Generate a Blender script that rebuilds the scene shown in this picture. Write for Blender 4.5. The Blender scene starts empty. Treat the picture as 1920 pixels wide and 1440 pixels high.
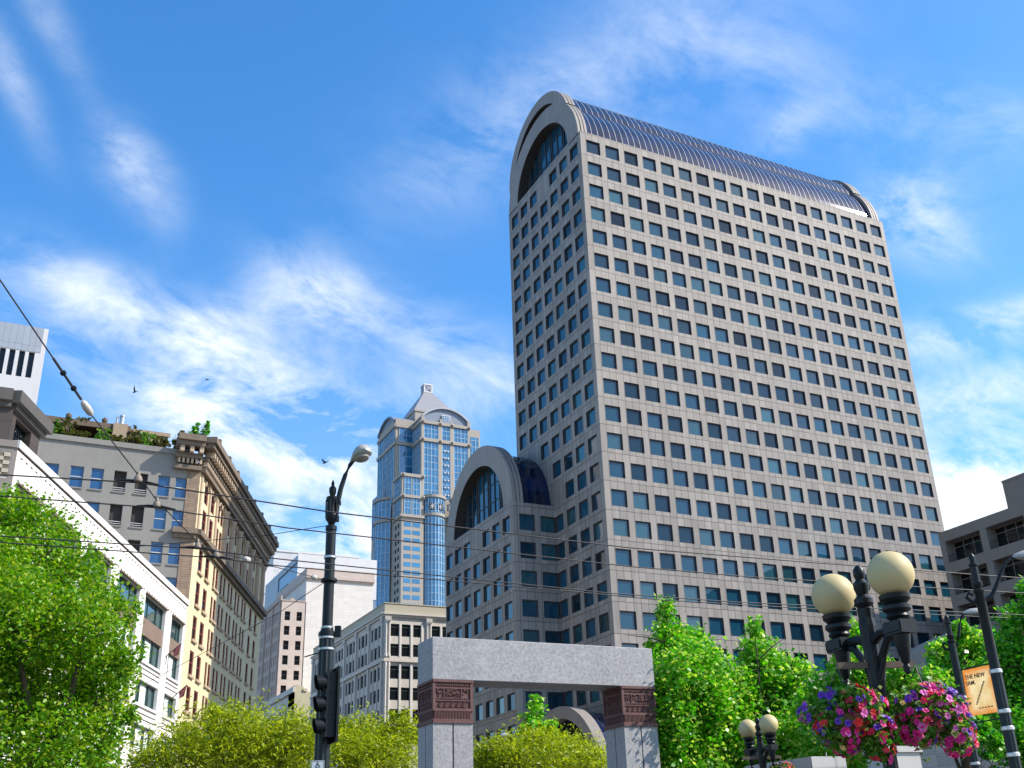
import bpy, math, random
import numpy as np
from mathutils import Vector, Matrix
R = math.radians
sc = bpy.context.scene
col = sc.collection
random.seed(7); rng = np.random.default_rng(11)

# ------------------------------------------------------------------ camera
F, CX, CY, EYE = 1957.26, 1020.17, 759.12, 1.7
YAW, PIT, ROLL = R(28.4), R(23.429), R(-2.63)
_fw = Vector((math.sin(YAW)*math.cos(PIT), math.cos(YAW)*math.cos(PIT), math.sin(PIT)))
_rt = Vector((math.cos(YAW), -math.sin(YAW), 0)); _up = _rt.cross(_fw)
RT = _rt*math.cos(ROLL)+_up*math.sin(ROLL); UP = -_rt*math.sin(ROLL)+_up*math.cos(ROLL)
EYEP = Vector((0, 0, EYE))
def ray(x, y): return RT*((x-CX)/F) - UP*((y-CY)/F) + _fw
def athd(x, y, D):
    d = ray(x, y); return EYEP + d*(D/math.hypot(d.x, d.y))
def onY(x, y, Y): d = ray(x, y); return EYEP + d*(Y/d.y)
def onX(x, y, X): d = ray(x, y); return EYEP + d*(X/d.x)
cam = bpy.data.objects.new('camera', bpy.data.cameras.new('camera')); col.objects.link(cam)
M = Matrix((RT, UP, -_fw)).transposed().to_4x4(); M.translation = EYEP
cam.matrix_world = M
cam.data.sensor_width = 36; cam.data.lens = 36*F/1920
cam.data.shift_x = (960-CX)/1920; cam.data.shift_y = (CY-720)/1920
cam.data.clip_end = 6000
sc.camera = cam

# ------------------------------------------------------------------ node helpers
def nd(t, typ, **kw):
    n = t.nodes.new(typ)
    for k, v in kw.items():
        if k == 'i':
            for a, b in v.items(): n.inputs[a].default_value = b
        else: setattr(n, k, v)
    return n
def lk(t, a, b): t.links.new(a, b)
def mth(t, op, a, b=None, c=None, clamp=False):
    n = t.nodes.new('ShaderNodeMath'); n.operation = op; n.use_clamp = clamp
    for i, v in enumerate((a, b, c)):
        if v is None: continue
        if hasattr(v, 'is_linked'): lk(t, v, n.inputs[i])
        else: n.inputs[i].default_value = v
    return n.outputs[0]
def mixc(t, f, a, b, typ='MIX'):
    n = t.nodes.new('ShaderNodeMix'); n.data_type = 'RGBA'; n.blend_type = typ
    for s, v in ((n.inputs[0], f), (n.inputs[6], a), (n.inputs[7], b)):
        if hasattr(v, 'is_linked'): lk(t, v, s)
        elif isinstance(v, (tuple, list)): s.default_value = (*v[:3], 1)
        else: s.default_value = v
    return n.outputs[2]
def newmat(name):
    m = bpy.data.materials.new(name); m.use_nodes = True
    t = m.node_tree; t.nodes.clear()
    out = nd(t, 'ShaderNodeOutputMaterial'); b = nd(t, 'ShaderNodeBsdfPrincipled')
    lk(t, b.outputs[0], out.inputs[0]); return m, t, b, out
def surf(name, c, rough=.8, var=.12, scale=1.5, streak=0., bump=.0, metal=0., spec=.5, panel=None, joint=.55, pvar=.12, fine=0.):
    """wall / metal surface: mottled base, optional rain streaks, optional panel joints (w, h, off_u, off_z) in object space"""
    m, t, b, out = newmat(name)
    tc = nd(t, 'ShaderNodeTexCoord'); P = tc.outputs['Object']
    n1 = nd(t, 'ShaderNodeTexNoise', i={'Scale': scale, 'Detail': 6., 'Roughness': .65}); lk(t, P, n1.inputs['Vector'])
    f = mth(t, 'MULTIPLY_ADD', n1.outputs[0], 2*var, 1-var)
    if streak:
        mp = nd(t, 'ShaderNodeMapping', i={'Scale': (1.6, 1.6, .07)}); lk(t, P, mp.inputs[0])
        n2 = nd(t, 'ShaderNodeTexNoise', i={'Scale': 1., 'Detail': 4., 'Roughness': .6}); lk(t, mp.outputs[0], n2.inputs['Vector'])
        f = mth(t, 'MULTIPLY', f, mth(t, 'MULTIPLY_ADD', n2.outputs[0], 2*streak, 1-streak))
    if fine:
        n3 = nd(t, 'ShaderNodeTexNoise', i={'Scale': scale*14, 'Detail': 3.}); lk(t, P, n3.inputs['Vector'])
        f = mth(t, 'MULTIPLY', f, mth(t, 'MULTIPLY_ADD', n3.outputs[0], 2*fine, 1-fine))
    if panel:
        w, h, ou, oz = panel
        sx = nd(t, 'ShaderNodeSeparateXYZ'); lk(t, P, sx.inputs[0])
        u = mth(t, 'DIVIDE', mth(t, 'ADD', mth(t, 'ADD', sx.outputs[0], sx.outputs[1]), ou), w)
        z = mth(t, 'DIVIDE', mth(t, 'ADD', sx.outputs[2], oz), h)
        cb = nd(t, 'ShaderNodeCombineXYZ'); lk(t, mth(t, 'FLOOR', u), cb.inputs[0]); lk(t, mth(t, 'FLOOR', z), cb.inputs[1])
        wn = nd(t, 'ShaderNodeTexWhiteNoise', noise_dimensions='2D'); lk(t, cb.outputs[0], wn.inputs['Vector'])
        f = mth(t, 'MULTIPLY', f, mth(t, 'MULTIPLY_ADD', wn.outputs[0], 2*pvar, 1-pvar))
        ju = mth(t, 'LESS_THAN', mth(t, 'FRACT', u), .065/w); jz = mth(t, 'LESS_THAN', mth(t, 'FRACT', z), .08/h)
        j = mth(t, 'MAXIMUM', ju, jz)
        f = mth(t, 'MULTIPLY', f, mth(t, 'MULTIPLY_ADD', j, -(1-joint), 1.))
    hs = nd(t, 'ShaderNodeTexNoise', i={'Scale': scale*.4, 'Detail': 2.}); lk(t, P, hs.inputs['Vector'])
    base = mixc(t, hs.outputs[0], tuple(c), (c[0]*1.05, c[1]*.98, c[2]*.93))
    vm = nd(t, 'ShaderNodeVectorMath', operation='SCALE'); lk(t, base, vm.inputs[0]); lk(t, f, vm.inputs['Scale'])
    lk(t, vm.outputs[0], b.inputs['Base Color'])
    b.inputs['Roughness'].default_value = rough; b.inputs['Metallic'].default_value = metal
    b.inputs['Specular IOR Level'].default_value = spec
    if bump:
        bp = nd(t, 'ShaderNodeBump', i={'Strength': bump, 'Distance': .05}); lk(t, n1.outputs[0], bp.inputs['Height']); lk(t, bp.outputs[0], b.inputs['Normal'])
    return m
def glass(name, c, ior=1.9, rough=.04, wav=.0, var=.35):
    m, t, b, out = newmat(name)
    oi = nd(t, 'ShaderNodeNewGeometry')
    f = mth(t, 'MULTIPLY_ADD', oi.outputs['Random Per Island'], 2*var, 1-var)
    vm = nd(t, 'ShaderNodeVectorMath', operation='SCALE'); vm.inputs[0].default_value = c; lk(t, f, vm.inputs['Scale'])
    lk(t, vm.outputs[0], b.inputs['Base Color'])
    b.inputs['Roughness'].default_value = rough; b.inputs['IOR'].default_value = ior
    if wav:
        tc = nd(t, 'ShaderNodeTexCoord'); n = nd(t, 'ShaderNodeTexNoise', i={'Scale': .5, 'Detail': 1.}); lk(t, tc.outputs['Object'], n.inputs['Vector'])
        bp = nd(t, 'ShaderNodeBump', i={'Strength': wav, 'Distance': .3}); lk(t, n.outputs[0], bp.inputs['Height']); lk(t, bp.outputs[0], b.inputs['Normal'])
    return m
def leafmat(name, c1, c2, c3, trans=.35, rough=.5):
    m, t, b, out = newmat(name)
    g = nd(t, 'ShaderNodeNewGeometry')
    cr = nd(t, 'ShaderNodeValToRGB'); e = cr.color_ramp.elements
    e[0].color = (*c1, 1); e[1].color = (*c3, 1); k = e.new(.5); k.color = (*c2, 1)
    lk(t, g.outputs['Random Per Island'], cr.inputs[0])
    lk(t, cr.outputs[0], b.inputs['Base Color']); b.inputs['Roughness'].default_value = rough
    tr = nd(t, 'ShaderNodeBsdfTranslucent'); ms = nd(t, 'ShaderNodeMixShader', i={0: trans})
    lk(t, mixc(t, 1., cr.outputs[0], (1.25, 1.35, .5), 'MULTIPLY'), tr.inputs[0])
    lk(t, b.outputs[0], ms.inputs[1]); lk(t, tr.outputs[0], ms.inputs[2]); lk(t, ms.outputs[0], out.inputs[0])
    return m

# ------------------------------------------------------------------ mesh helpers
class Fr:                                   # a facade frame: origin, horizontal axis u, outward normal n, z up
    def __init__(s, o, u, n): s.o, s.u, s.n = Vector(o), Vector(u), Vector(n)
    def P(s, a, d, z): return s.o + s.u*a + s.n*d + Vector((0, 0, z))
WORLD = Fr((0, 0, 0), (1, 0, 0), (0, 1, 0))
class MB:
    def __init__(s): s.v, s.f, s.m = [], [], []
    def face(s, pts, m=0):
        k = len(s.v); s.v += [tuple(p) for p in pts]; s.f.append(tuple(range(k, k+len(pts)))); s.m.append(m)
    def box(s, a0, a1, d0, d1, z0, z1, m=0, fr=WORLD, taper=None):
        k = len(s.v)
        for z, t in ((z0, 0), (z1, taper or 0)):
            for a, d in ((a0+t, d0+t), (a1-t, d0+t), (a1-t, d1-t), (a0+t, d1-t)): s.v.append(tuple(fr.P(a, d, z)))
        for q in ((3, 2, 1, 0), (4, 5, 6, 7), (0, 1, 5, 4), (1, 2, 6, 5), (2, 3, 7, 6), (3, 0, 4, 7)):
            s.f.append(tuple(k+i for i in q)); s.m.append(m)
    def prism(s, poly, d0, d1, m=0, fr=WORLD):     # poly of (a, z) extruded along n
        n = len(poly); k = len(s.v)
        for d in (d0, d1):
            for a, z in poly: s.v.append(tuple(fr.P(a, d, z)))
        s.f.append(tuple(range(k, k+n))); s.f.append(tuple(range(k+2*n-1, k+n-1, -1))); s.m += [m, m]
        for i in range(n):
            j = (i+1) % n; s.f.append((k+i, k+j, k+n+j, k+n+i)); s.m.append(m)
    def tube(s, pts, r, n=8, m=0, cap=True):
        pts = [Vector(p) for p in pts]; rs = r if isinstance(r, (list, tuple)) else [r]*len(pts); k = len(s.v)
        for i, p in enumerate(pts):
            t = (pts[min(i+1, len(pts)-1)]-pts[max(i-1, 0)]).normalized()
            a = t.cross(Vector((0, 0, 1)) if abs(t.z) < .9 else Vector((1, 0, 0))).normalized(); b = t.cross(a)
            for j in range(n):
                w = 2*math.pi*j/n; s.v.append(tuple(p+(a*math.cos(w)+b*math.sin(w))*rs[i]))
        for i in range(len(pts)-1):
            for j in range(n):
                s.f.append((k+i*n+j, k+i*n+(j+1) % n, k+(i+1)*n+(j+1) % n, k+(i+1)*n+j)); s.m.append(m)
        if cap:
            s.f.append(tuple(range(k+n-1, k-1, -1))); e = k+(len(pts)-1)*n; s.f.append(tuple(range(e, e+n))); s.m += [m, m]
    def lathe(s, prof, c, n=16, m=0, flute=0., ax=(0, 0, 1)):
        c = Vector(c); ax = Vector(ax).normalized(); e1 = ax.orthogonal().normalized(); e2 = ax.cross(e1); k = len(s.v)
        for r, z in prof:
            for j in range(n):
                w = 2*math.pi*j/n; q = r*(1-(flute if j % 2 else 0)); s.v.append(tuple(c+ax*z+(e1*math.cos(w)+e2*math.sin(w))*q))
        for i in range(len(prof)-1):
            for j in range(n):
                s.f.append((k+i*n+j, k+i*n+(j+1) % n, k+(i+1)*n+(j+1) % n, k+(i+1)*n+j)); s.m.append(m)
        s.f.append(tuple(range(k+n-1, k-1, -1))); e = k+(len(prof)-1)*n; s.f.append(tuple(range(e, e+n))); s.m += [m, m]
    def arc(s, ca, cz, ri, ro, d0, d1, t0, t1, m=0, fr=WORLD, seg=40, rin=None):   # ring segment in the (a, z) plane
        ts = [t0+(t1-t0)*i/seg for i in range(seg+1)]
        for i in range(seg):
            q = []
            bad = False
            for t in (ts[i], ts[i+1]):
                r0 = rin(t) if rin else ri
                if r0 >= ro-.02: bad = True
                for r in (r0, ro): q.append((ca+r*math.cos(t), cz+r*math.sin(t)))
            if bad: continue
            k = len(s.v)
            for d in (d0, d1):
                for a, z in (q[0], q[1], q[3], q[2]): s.v.append(tuple(fr.P(a, d, z)))
            for g in ((0, 1, 2, 3), (7, 6, 5, 4), (1, 5, 6, 2), (0, 3, 7, 4)): s.f.append(tuple(k+x for x in g)); s.m.append(m)
            if i == 0: s.f.append((k, k+4, k+5, k+1)); s.m.append(m)
            if i == seg-1: s.f.append((k+3, k+2, k+6, k+7)); s.m.append(m)
    def holes(s, fr, a0, a1, z0, z1, hs, dep, m=0, mr=None):   # wall skin with real openings and reveals
        mr = m if mr is None else mr
        A = sorted({a0, a1, *[round(h[0], 4) for h in hs], *[round(h[1], 4) for h in hs]})
        Z = sorted({z0, z1, *[round(h[2], 4) for h in hs], *[round(h[3], 4) for h in hs]})
        A = [a for a in A if a0 <= a <= a1]; Z = [z for z in Z if z0 <= z <= z1]
        ia = {a: i for i, a in enumerate(A)}; iz = {z: i for i, z in enumerate(Z)}
        H = set()
        for h in hs:
            for i in range(ia.get(round(max(h[0], a0), 4), 0), ia.get(round(min(h[1], a1), 4), len(A)-1)):
                for j in range(iz.get(round(max(h[2], z0), 4), 0), iz.get(round(min(h[3], z1), 4), len(Z)-1)): H.add((i, j))
        k0 = {}
        def vtx(i, j):
            if (i, j) not in k0: k0[(i, j)] = len(s.v); s.v.append(tuple(fr.P(A[i], 0, Z[j])))
            return k0[(i, j)]
        for i in range(len(A)-1):
            for j in range(len(Z)-1):
                if (i, j) not in H:
                    s.f.append((vtx(i, j), vtx(i+1, j), vtx(i+1, j+1), vtx(i, j+1))); s.m.append(m)
        for h in hs:
            x0, x1, y0, y1 = h[:4]
            for (p, q) in (((x0, y0), (x1, y0)), ((x1, y0), (x1, y1)), ((x1, y1), (x0, y1)), ((x0, y1), (x0, y0))):
                s.face([fr.P(p[0], 0, p[1]), fr.P(q[0], 0, q[1]), fr.P(q[0], -dep, q[1]), fr.P(p[0], -dep, p[1])], mr)
    def mesh(s, name, mats, smooth=False):
        me = bpy.data.meshes.new(name); me.from_pydata(s.v, [], s.f)
        for m in (mats if isinstance(mats, (list, tuple)) else [mats]): me.materials.append(m)
        me.polygons.foreach_set('material_index', s.m)
        if smooth: me.polygons.foreach_set('use_smooth', [True]*len(s.f))
        me.update(); return me
    def build(s, name, mats, parent=None, smooth=False):
        return put(name, s.mesh(name, mats, smooth), parent)
def wmat(o):
    m = o.matrix_basis.copy() if o.rotation_mode == 'QUATERNION' or True else None
    return m if o.parent is None else wmat(o.parent) @ o.matrix_parent_inverse @ m
PANE = {}
def put(name, me, parent=None):
    o = bpy.data.objects.new(name, me); col.objects.link(o)
    if parent is not None:
        o.parent = parent; o.matrix_parent_inverse = wmat(parent).inverted()
    return o
def tag(o, label, cat, group=None, kind=None):
    o['label'] = label; o['category'] = cat
    if group: o['group'] = group
    if kind: o['kind'] = kind
    return o
def thing(name, loc, label, cat, group=None):
    o = bpy.data.objects.new(name, None); col.objects.link(o); o.location = loc; o.empty_display_size = .2
    return tag(o, label, cat, group)
def autosmooth(o, ang=35):
    me = o.data
    me.polygons.foreach_set('use_smooth', [True]*len(me.polygons))
    try: me.set_sharp_from_angle(angle=R(ang))
    except Exception: pass
    return o

# ------------------------------------------------------------------ materials
m_tower = surf('granite_panels', (.262,.240,.218), .62, .18, .6, streak=.34, panel=(1.0217, 3.63, .0, 1.1), pvar=.13, joint=.30, spec=.3, fine=.08)
m_ring = surf('granite_ring', (.24,.22,.20), .62, .14, .8, streak=.10, fine=.1, panel=(1.35, 50, .2, 0), joint=.75, pvar=.06)
m_podium = surf('pale_granite', (.42,.41,.385), .6, .08, .8, streak=.08, panel=(1.5, 1.3, 0, 0), joint=.75)
m_tglass = glass('tower_window_glass', (.008,.050,.085), 1.54, .03, wav=.03, var=.6)
m_tglass2 = glass('teal_tower_glass', (.016, .070, .090), 1.66, .04, wav=.05, var=.5)
m_tglass3 = glass('dark_tower_glass', (.006, .026, .045), 1.44, .03, wav=.05, var=.6)  # darker glass tint, picked at random per window
m_dframe = surf('dark_window_frame', (.055, .05, .055), .5, .1)
m_vglass = glass('vault_glass', (.006, .014, .045), 1.5, .05, var=.5)
m_rib = surf('silver_rib', (.42, .42, .45), .5, .06)
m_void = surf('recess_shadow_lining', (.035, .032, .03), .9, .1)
m_grey = surf('grey_stucco', (.215,.21,.192), .9, .16, .5, streak=.10, fine=.12)
m_tanbrick = surf('tan_brick', (.25,.18,.125), .85, .12, .7, panel=(.8, .26, 0, 0), pvar=.16, joint=.7)
m_cream = surf('cream_terracotta', (.62,.55,.35), .75, .10, .5, streak=.10, fine=.06)
m_corn = surf('weathered_cornice', (.165,.13,.095), .85, .3, 1.2, streak=.15)
m_cornlt = surf('terracotta_trim', (.42,.33,.235), .8, .2, 1.2)
m_redfr = surf('oxblood_sash', (.18, .028, .022), .6, .15)
m_glassb = glass('blue_sash_glass', (.015, .06, .15), 1.8, .05, var=.3)
m_glassk = glass('dark_glass', (.008, .010, .011), 1.42, .06, var=.5)
m_white = surf('white_stone', (.70,.69,.66), .8, .05, .5, streak=.03, fine=.03)
m_whitefr = surf('white_frame', (.7, .71, .70), .5, .05)
m_bronze = surf('brown_spandrel', (.20, .145, .11), .7, .18, .6)
m_tealfr = surf('green_grey_frame', (.05, .075, .07), .45, .1)
m_curt = surf('pale_curtain', (.62, .70, .68), .9, .2, 2.0, streak=.2)
m_glassw = glass('teal_glass', (.03, .075, .075), 1.9, .04, wav=.05, var=.4)
m_dark = surf('dark_brown_stone', (.052,.040,.035), .7, .2, .9, panel=(2.2, 1.5, 0, .4), joint=.5)
m_darkc = surf('weathered_dark_concrete', (.080,.076,.070), .85, .3, .8, streak=.2)
m_slab = surf('white_precast', (.60,.60,.60), .8, .06, .3, streak=.08)
m_slabg = surf('ribbed_pale_metal', (.32,.36,.41), .5, .08, .4, panel=(1.05, 30, 0, 0), joint=.6, pvar=.05)
m_pink = surf('pink_beige_brick', (.50,.42,.37), .85, .08, .25, panel=(1.6, .7, 0, 0), pvar=.05, joint=.9)
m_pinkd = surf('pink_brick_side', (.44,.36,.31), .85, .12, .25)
m_cremeb = surf('pale_cream_brick', (.64,.61,.57), .85, .06, .25, panel=(1.6, .7, 0, 0), pvar=.05, joint=.9)
m_yel = surf('yellow_cream_block', (.48,.44,.29), .85, .1, .5)
m_stone = surf('grey_limestone', (.53,.50,.45), .8, .12, .5, streak=.08)
m_stonew = surf('light_limestone', (.62,.60,.56), .75, .1, .5)
m_buff = surf('buff_parapet', (.42,.39,.30), .85, .08, .4)
m_bluegl = glass('blue_curtain_wall', (.014,.13,.27), 2.1, .05, var=.25)
m_mull = surf('pale_blue_mullion', (.36,.50,.60), .4, .05)
m_bstone = surf('tan_granite', (.32,.29,.25), .7, .10, .08, fine=.05)
m_slate = surf('blue_grey_metal', (.16, .20, .27), .5, .1, .1)
m_silver = surf('ribbed_silver_roof', (.28,.28,.29), .45, .06, .1, panel=(60, 1.1, 0, 0), joint=.55, pvar=.02, metal=.2)
m_steelbl = glass('steel_blue_glass', (.16, .21, .28), 1.5, .25, var=.2)
m_wbrick = surf('whitewashed_brick', (.56,.56,.57), .85, .10, .15, panel=(2.4, 1.4, 0, 0), pvar=.06, joint=.88)
m_conc = surf('warm_concrete', (.225,.20,.178), .85, .12, .6, streak=.1, fine=.05)
m_concl = surf('smooth_grey_concrete', (.28,.275,.255), .8, .07, .6)
m_pole = surf('black_green_paint', (.006,.009,.010), .42, .15, 4., spec=.28)
m_polel = surf('fluted_green_paint', (.007,.014,.016), .42, .2, 4., spec=.32)
m_steel = surf('galvanised_band', (.5, .5, .5), .35, .1, metal=.8)
m_black = surf('black_signal_housing', (.006, .008, .009), .45, .1, spec=.25)
m_lamphd = surf('lamp_housing_grey', (.33, .33, .30), .45, .1)
m_lens = surf('lamp_lens', (.30, .28, .24), .25, .3, 8.)
m_wire = surf('wire', (.018, .016, .017), .6, .1)
m_insul = surf('porcelain', (.48, .45, .40), .3, .1)
m_brownc = surf('bell_cap', (.20,.165,.13), .6, .2, 9.)
m_globe = surf('opal_globe', (.52,.42,.20), .6, .10, 5., fine=.04)
m_arch = surf('speckled_granite', (.285,.285,.29), .6, .12, 1.3, fine=.62, streak=.14, bump=.15)
m_caps = surf('red_brown_terracotta', (.115,.048,.042), .7, .2, 6., bump=.3)
m_groove = surf('groove_black', (.02, .02, .02), .9, .1)
m_trunk = surf('bark', (.09, .065, .045), .9, .25, 3., bump=.6)
m_wood = surf('weathered_timber', (.14, .10, .07), .85, .2, 2.)
m_pent = surf('tan_roof_box', (.33, .25, .17), .8, .1, 1.)
m_lf_left = leafmat('maple_leaf', (.055, .19, .003), (.16, .37, .006), (.38, .45, .025), .42, .42)
m_lf_loc = leafmat('locust_leaf', (.14, .20, .003), (.31, .38, .006), (.52, .53, .02), .48, .5)
m_lf_pop = leafmat('pale_green_leaf', (.04, .28, .005), (.13, .45, .010), (.58, .66, .14), .5, .36)
m_lf_dk = leafmat('dark_green_leaf', (.02, .19, .006), (.06, .34, .010), (.28, .50, .04), .46, .45)
m_lf_roof = leafmat('roof_shrub_leaf', (.03, .06, .008), (.09, .10, .012), (.17, .14, .02), .25, .5)
m_lf_bask = leafmat('trailing_leaf', (.03, .15, .010), (.08, .26, .014), (.32, .42, .10), .4, .45)
def petal(n, c): return leafmat(n, tuple(x*.75 for x in c), c, tuple(min(1, x*1.3+.02) for x in c), .3, .5)
PET = [petal('magenta_petal', (.70, .012, .24)), petal('scarlet_petal', (.80, .03, .02)), petal('violet_petal', (.13, .02, .42)), petal('pink_petal', (.85, .16, .50)), petal('crimson_petal', (.66, .012, .07)), petal('cream_petal', (.75, .5, .2))]

# ------------------------------------------------------------------ generic window parts
def winmesh(name, w, h, fw, mats, bars=(), fd=.10, cols=(), curtain=None):
    """a window as one mesh, local x across, z up, origin at lower left, facing -y: frame, sash bars, pane"""
    b = MB(); pb = MB(); fr = Fr((0, 0, 0), (1, 0, 0), (0, -1, 0))
    b.box(0, w, -.02, fd, 0, fw, 0, fr); b.box(0, w, -.02, fd, h-fw, h, 0, fr)
    b.box(0, fw, -.02, fd-.004, fw, h-fw, 0, fr); b.box(w-fw, w, -.02, fd-.004, fw, h-fw, 0, fr)
    for z in bars: b.box(fw, w-fw, -.02, fd-.02, z-fw*.4, z+fw*.4, 2 if len(mats) > 2 else 0, fr)
    zz = [fw, *bars, h-fw]; xx = [fw, *cols, w-fw]
    for c in cols: b.box(c-fw*.45, c+fw*.45, -.02, fd-.03, fw, h-fw, 0, fr)
    for i in range(len(xx)-1):
        for j in range(len(zz)-1):
            t = (random.random()-.5)*.03
            pb.face([fr.P(xx[i], 0, zz[j]), fr.P(xx[i+1], 0+t, zz[j]), fr.P(xx[i+1], t, zz[j+1]), fr.P(xx[i], 0, zz[j+1])], 0)
    me = b.mesh(name, [mats[0], mats[1], mats[-1]]); PANE[me.name] = pb.mesh('pane', mats[1]); return me
def setwin(me, parent, fr, a, d, z, name='window'):
    o = bpy.data.objects.new(name, me); col.objects.link(o); o.parent = parent
    x = fr.u; y = -fr.n
    m = Matrix(((x.x, y.x, 0, 0), (x.y, y.y, 0, 0), (x.z, y.z, 1, 0), (0, 0, 0, 1)))
    m.translation = fr.P(a, d, z) - parent.location
    if x.cross(y).z < 0:      # keep it a rotation: start from the other end
        m = Matrix(((-x.x, y.x, 0, 0), (-x.y, y.y, 0, 0), (0, 0, 1, 0), (0, 0, 0, 1)))
        w = max(v.co.x for v in me.vertices)
        m.translation = fr.P(a+w, d, z) - parent.location
    o.matrix_basis = m
    if me.name in PANE:
        p = bpy.data.objects.new('pane', PANE[me.name]); col.objects.link(p); p.parent = o
    return o
def joinwins(lst, parent, name='window'):       # the many small ones as one stuff part
    V, Fc, Mi, k = [], [], [], 0
    mats = []
    def slot(m):
        if m not in mats: mats.append(m)
        return mats.index(m)
    for me, fr, a, d, z in lst:
        for part, ov in ((me, None), (PANE.get(me.name), 1)):
            if part is None: continue
            for v in part.vertices: V.append(tuple(fr.P(a+v.co.x, d-v.co.y, z+v.co.z)))
            for p in part.polygons: Fc.append(tuple(k+i for i in p.vertices)); Mi.append(slot(part.materials[p.material_index]))
            k += len(part.vertices)
    m = bpy.data.meshes.new(name); m.from_pydata(V, [], Fc)
    for q in mats: m.materials.append(q)
    m.polygons.foreach_set('material_index', Mi); m.update()
    o = put(name, m, parent); o['kind'] = 'stuff'; return o

# ------------------------------------------------------------------ ground
g = MB(); g.face([(-2500, -2500, 0), (2500, -2500, 0), (2500, 2500, 0), (-2500, 2500, 0)])
o = g.build('ground', surf('pavement', (.13, .125, .12), .9, .15, .3)); o['kind'] = 'structure'
g = MB(); g.face([(-300, 12, .02), (300, 12, .02), (300, 22, .02), (-300, 22, .02)])
o = g.build('road', surf('asphalt', (.05, .05, .052), .9, .2, .6)); o['kind'] = 'structure'

# ================================================================== OFFICE TOWER
TX, TY = 61.645, 100.0
FH, Z1, WW, WH = 3.63, 92.32, 2.18, 2.10
tower = thing('office_tower', (TX, TY, 0), 'tall pinkish granite office tower with rounded glass vault top and grid of square windows', 'building')
frR = Fr((TX, TY, 0), (1, 0, 0), (0, -1, 0))           # wide sunlit face
frL = Fr((TX, TY, 0), (0, 1, 0), (-1, 0, 0))           # narrow face with the arch
WX, WY = 55.625, 112.39
frWR = Fr((WX, WY, 0), (1, 0, 0), (0, -1, 0)); frWL = Fr((WX, WY, 0), (0, 1, 0), (-1, 0, 0))
wins = []
def rowz(k): return Z1-FH*k
hR = [(.9+3.065*i, .9+3.065*i+WW, rowz(k)-WH, rowz(k)) for i in range(18) for k in range(20)]
hL = []
for j in range(7):
    for k in range(22):
        if j == 3 and k == 0: continue
        if j > 3 and rowz(k) < 43: continue          # behind the wing
        if rowz(k) < 53.5 and math.hypot(.9+3.1*j+1-23.2, max(0, rowz(k)-43.5)) < 12.4 and j >= 3 and rowz(k) > 43: continue
        a = .95+3.105*j
        if j == 3 and rowz(k) < 43: hL.append((a, 12.385, rowz(k)-WH, rowz(k)))
        else: hL.append((a, a+WW, rowz(k)-WH, rowz(k)))
hWR = [(.87+2.97*i, .87+2.97*i+WW, rowz(k)-WH, rowz(k)) for i in range(2) for k in range(14, 22)]
hWL = [(.93+3.105*j, .93+3.105*j+WW, rowz(k)-WH, rowz(k)) for j in range(7) for k in range(14, 22) if not (j == 3 and k == 14)]
b = MB(); DEP = .34
b.holes(frR, 0, 55.95, 20.4, 93.5, hR, DEP, 0, 1)
b.holes(frL, 0, 22.7, 0, 93.5, hL, DEP, 0, 1)
b.holes(frWR, 0, 6.02, 0, 43.0, hWR, DEP, 0, 1)
b.holes(frWL, 0, 22.0, 0, 43.0, hWL, DEP, 0, 1)
b.face([(TX, TY+22.7, 0), (TX+55.95, TY+22.7, 0), (TX+55.95, TY+22.7, 93.5), (TX, TY+22.7, 93.5)])
b.face([(TX+55.95, TY, 20.4), (TX+55.95, TY+22.7, 20.4), (TX+55.95, TY+22.7, 93.5), (TX+55.95, TY, 93.5)])
b.face([(TX, TY, 93.5), (TX+55.95, TY, 93.5), (TX+55.95, TY+22.7, 93.5), (TX, TY+22.7, 93.5)])
b.face([(WX, WY, 43), (TX, WY, 43), (TX, WY+22, 43), (WX, WY+22, 43)]); b.face([(WX, WY+22, 0), (TX, WY+22, 0), (TX, WY+22, 43), (WX, WY+22, 43)])
b.build('wall', [m_tower, m_dframe], tower)
b = MB(); b.box(TX+.6, TX+55.3, TY+.6, TY+22.1, 0, 93.3); b.box(WX+.6, TX+.3, WY+.6, WY+21.4, 0, 42.8); b.build('core', m_void, tower)
b = MB(); b.holes(Fr((TX-.05, TY-.18, 0), (1, 0, 0), (0, -1, 0)), 0, 56.1, 0, 20.4, [], .1); b.face([(TX-.05, TY-.18, 20.4), (TX+56.05, TY-.18, 20.4), (TX+56.05, TY+.2, 20.4), (TX-.05, TY+.2, 20.4)]); b.face([(TX+56.05, TY-.18, 0), (TX+56.05, TY+22.7, 0), (TX+56.05, TY+22.7, 20.4), (TX+56.05, TY-.18, 20.4)])
b.build('podium_wall', m_podium, tower)
wm = [winmesh('window', WW, WH, .10, [m_dframe, g_]) for g_ in (m_tglass, m_tglass, m_tglass, m_tglass2, m_tglass2, m_tglass3, m_tglass, m_tglass3)]
wmc = winmesh('window', 12.385-(.95+3.105*3), WH, .10, [m_dframe, m_tglass])
allw = []
for fr, hs in ((frR, hR), (frL, hL), (frWR, hWR), (frWL, hWL)):
    for h in hs:
        me = wmc if (h[1]-h[0]) > 2.16+.001 and False else random.choice(wm)
        c = fr.P(h[0], 0, h[2]); d = (c-EYEP); foreshort = abs(d.normalized().dot(fr.n))
        vis = foreshort/d.length_squared
        if fr is frR and h[2] < 24 : vis *= .6
        if abs((h[1]-h[0])-WW) > .01: me = winmesh('window', h[1]-h[0], WH, .10, [m_dframe, m_tglass])
        allw.append((vis, me, fr, h[0], -.26, h[2]))
allw.sort(key=lambda q: -q[0])
for q in allw[:92]: setwin(q[1], tower, *q[2:])
joinwins([q[1:] for q in allw[92:]], tower)

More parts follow.
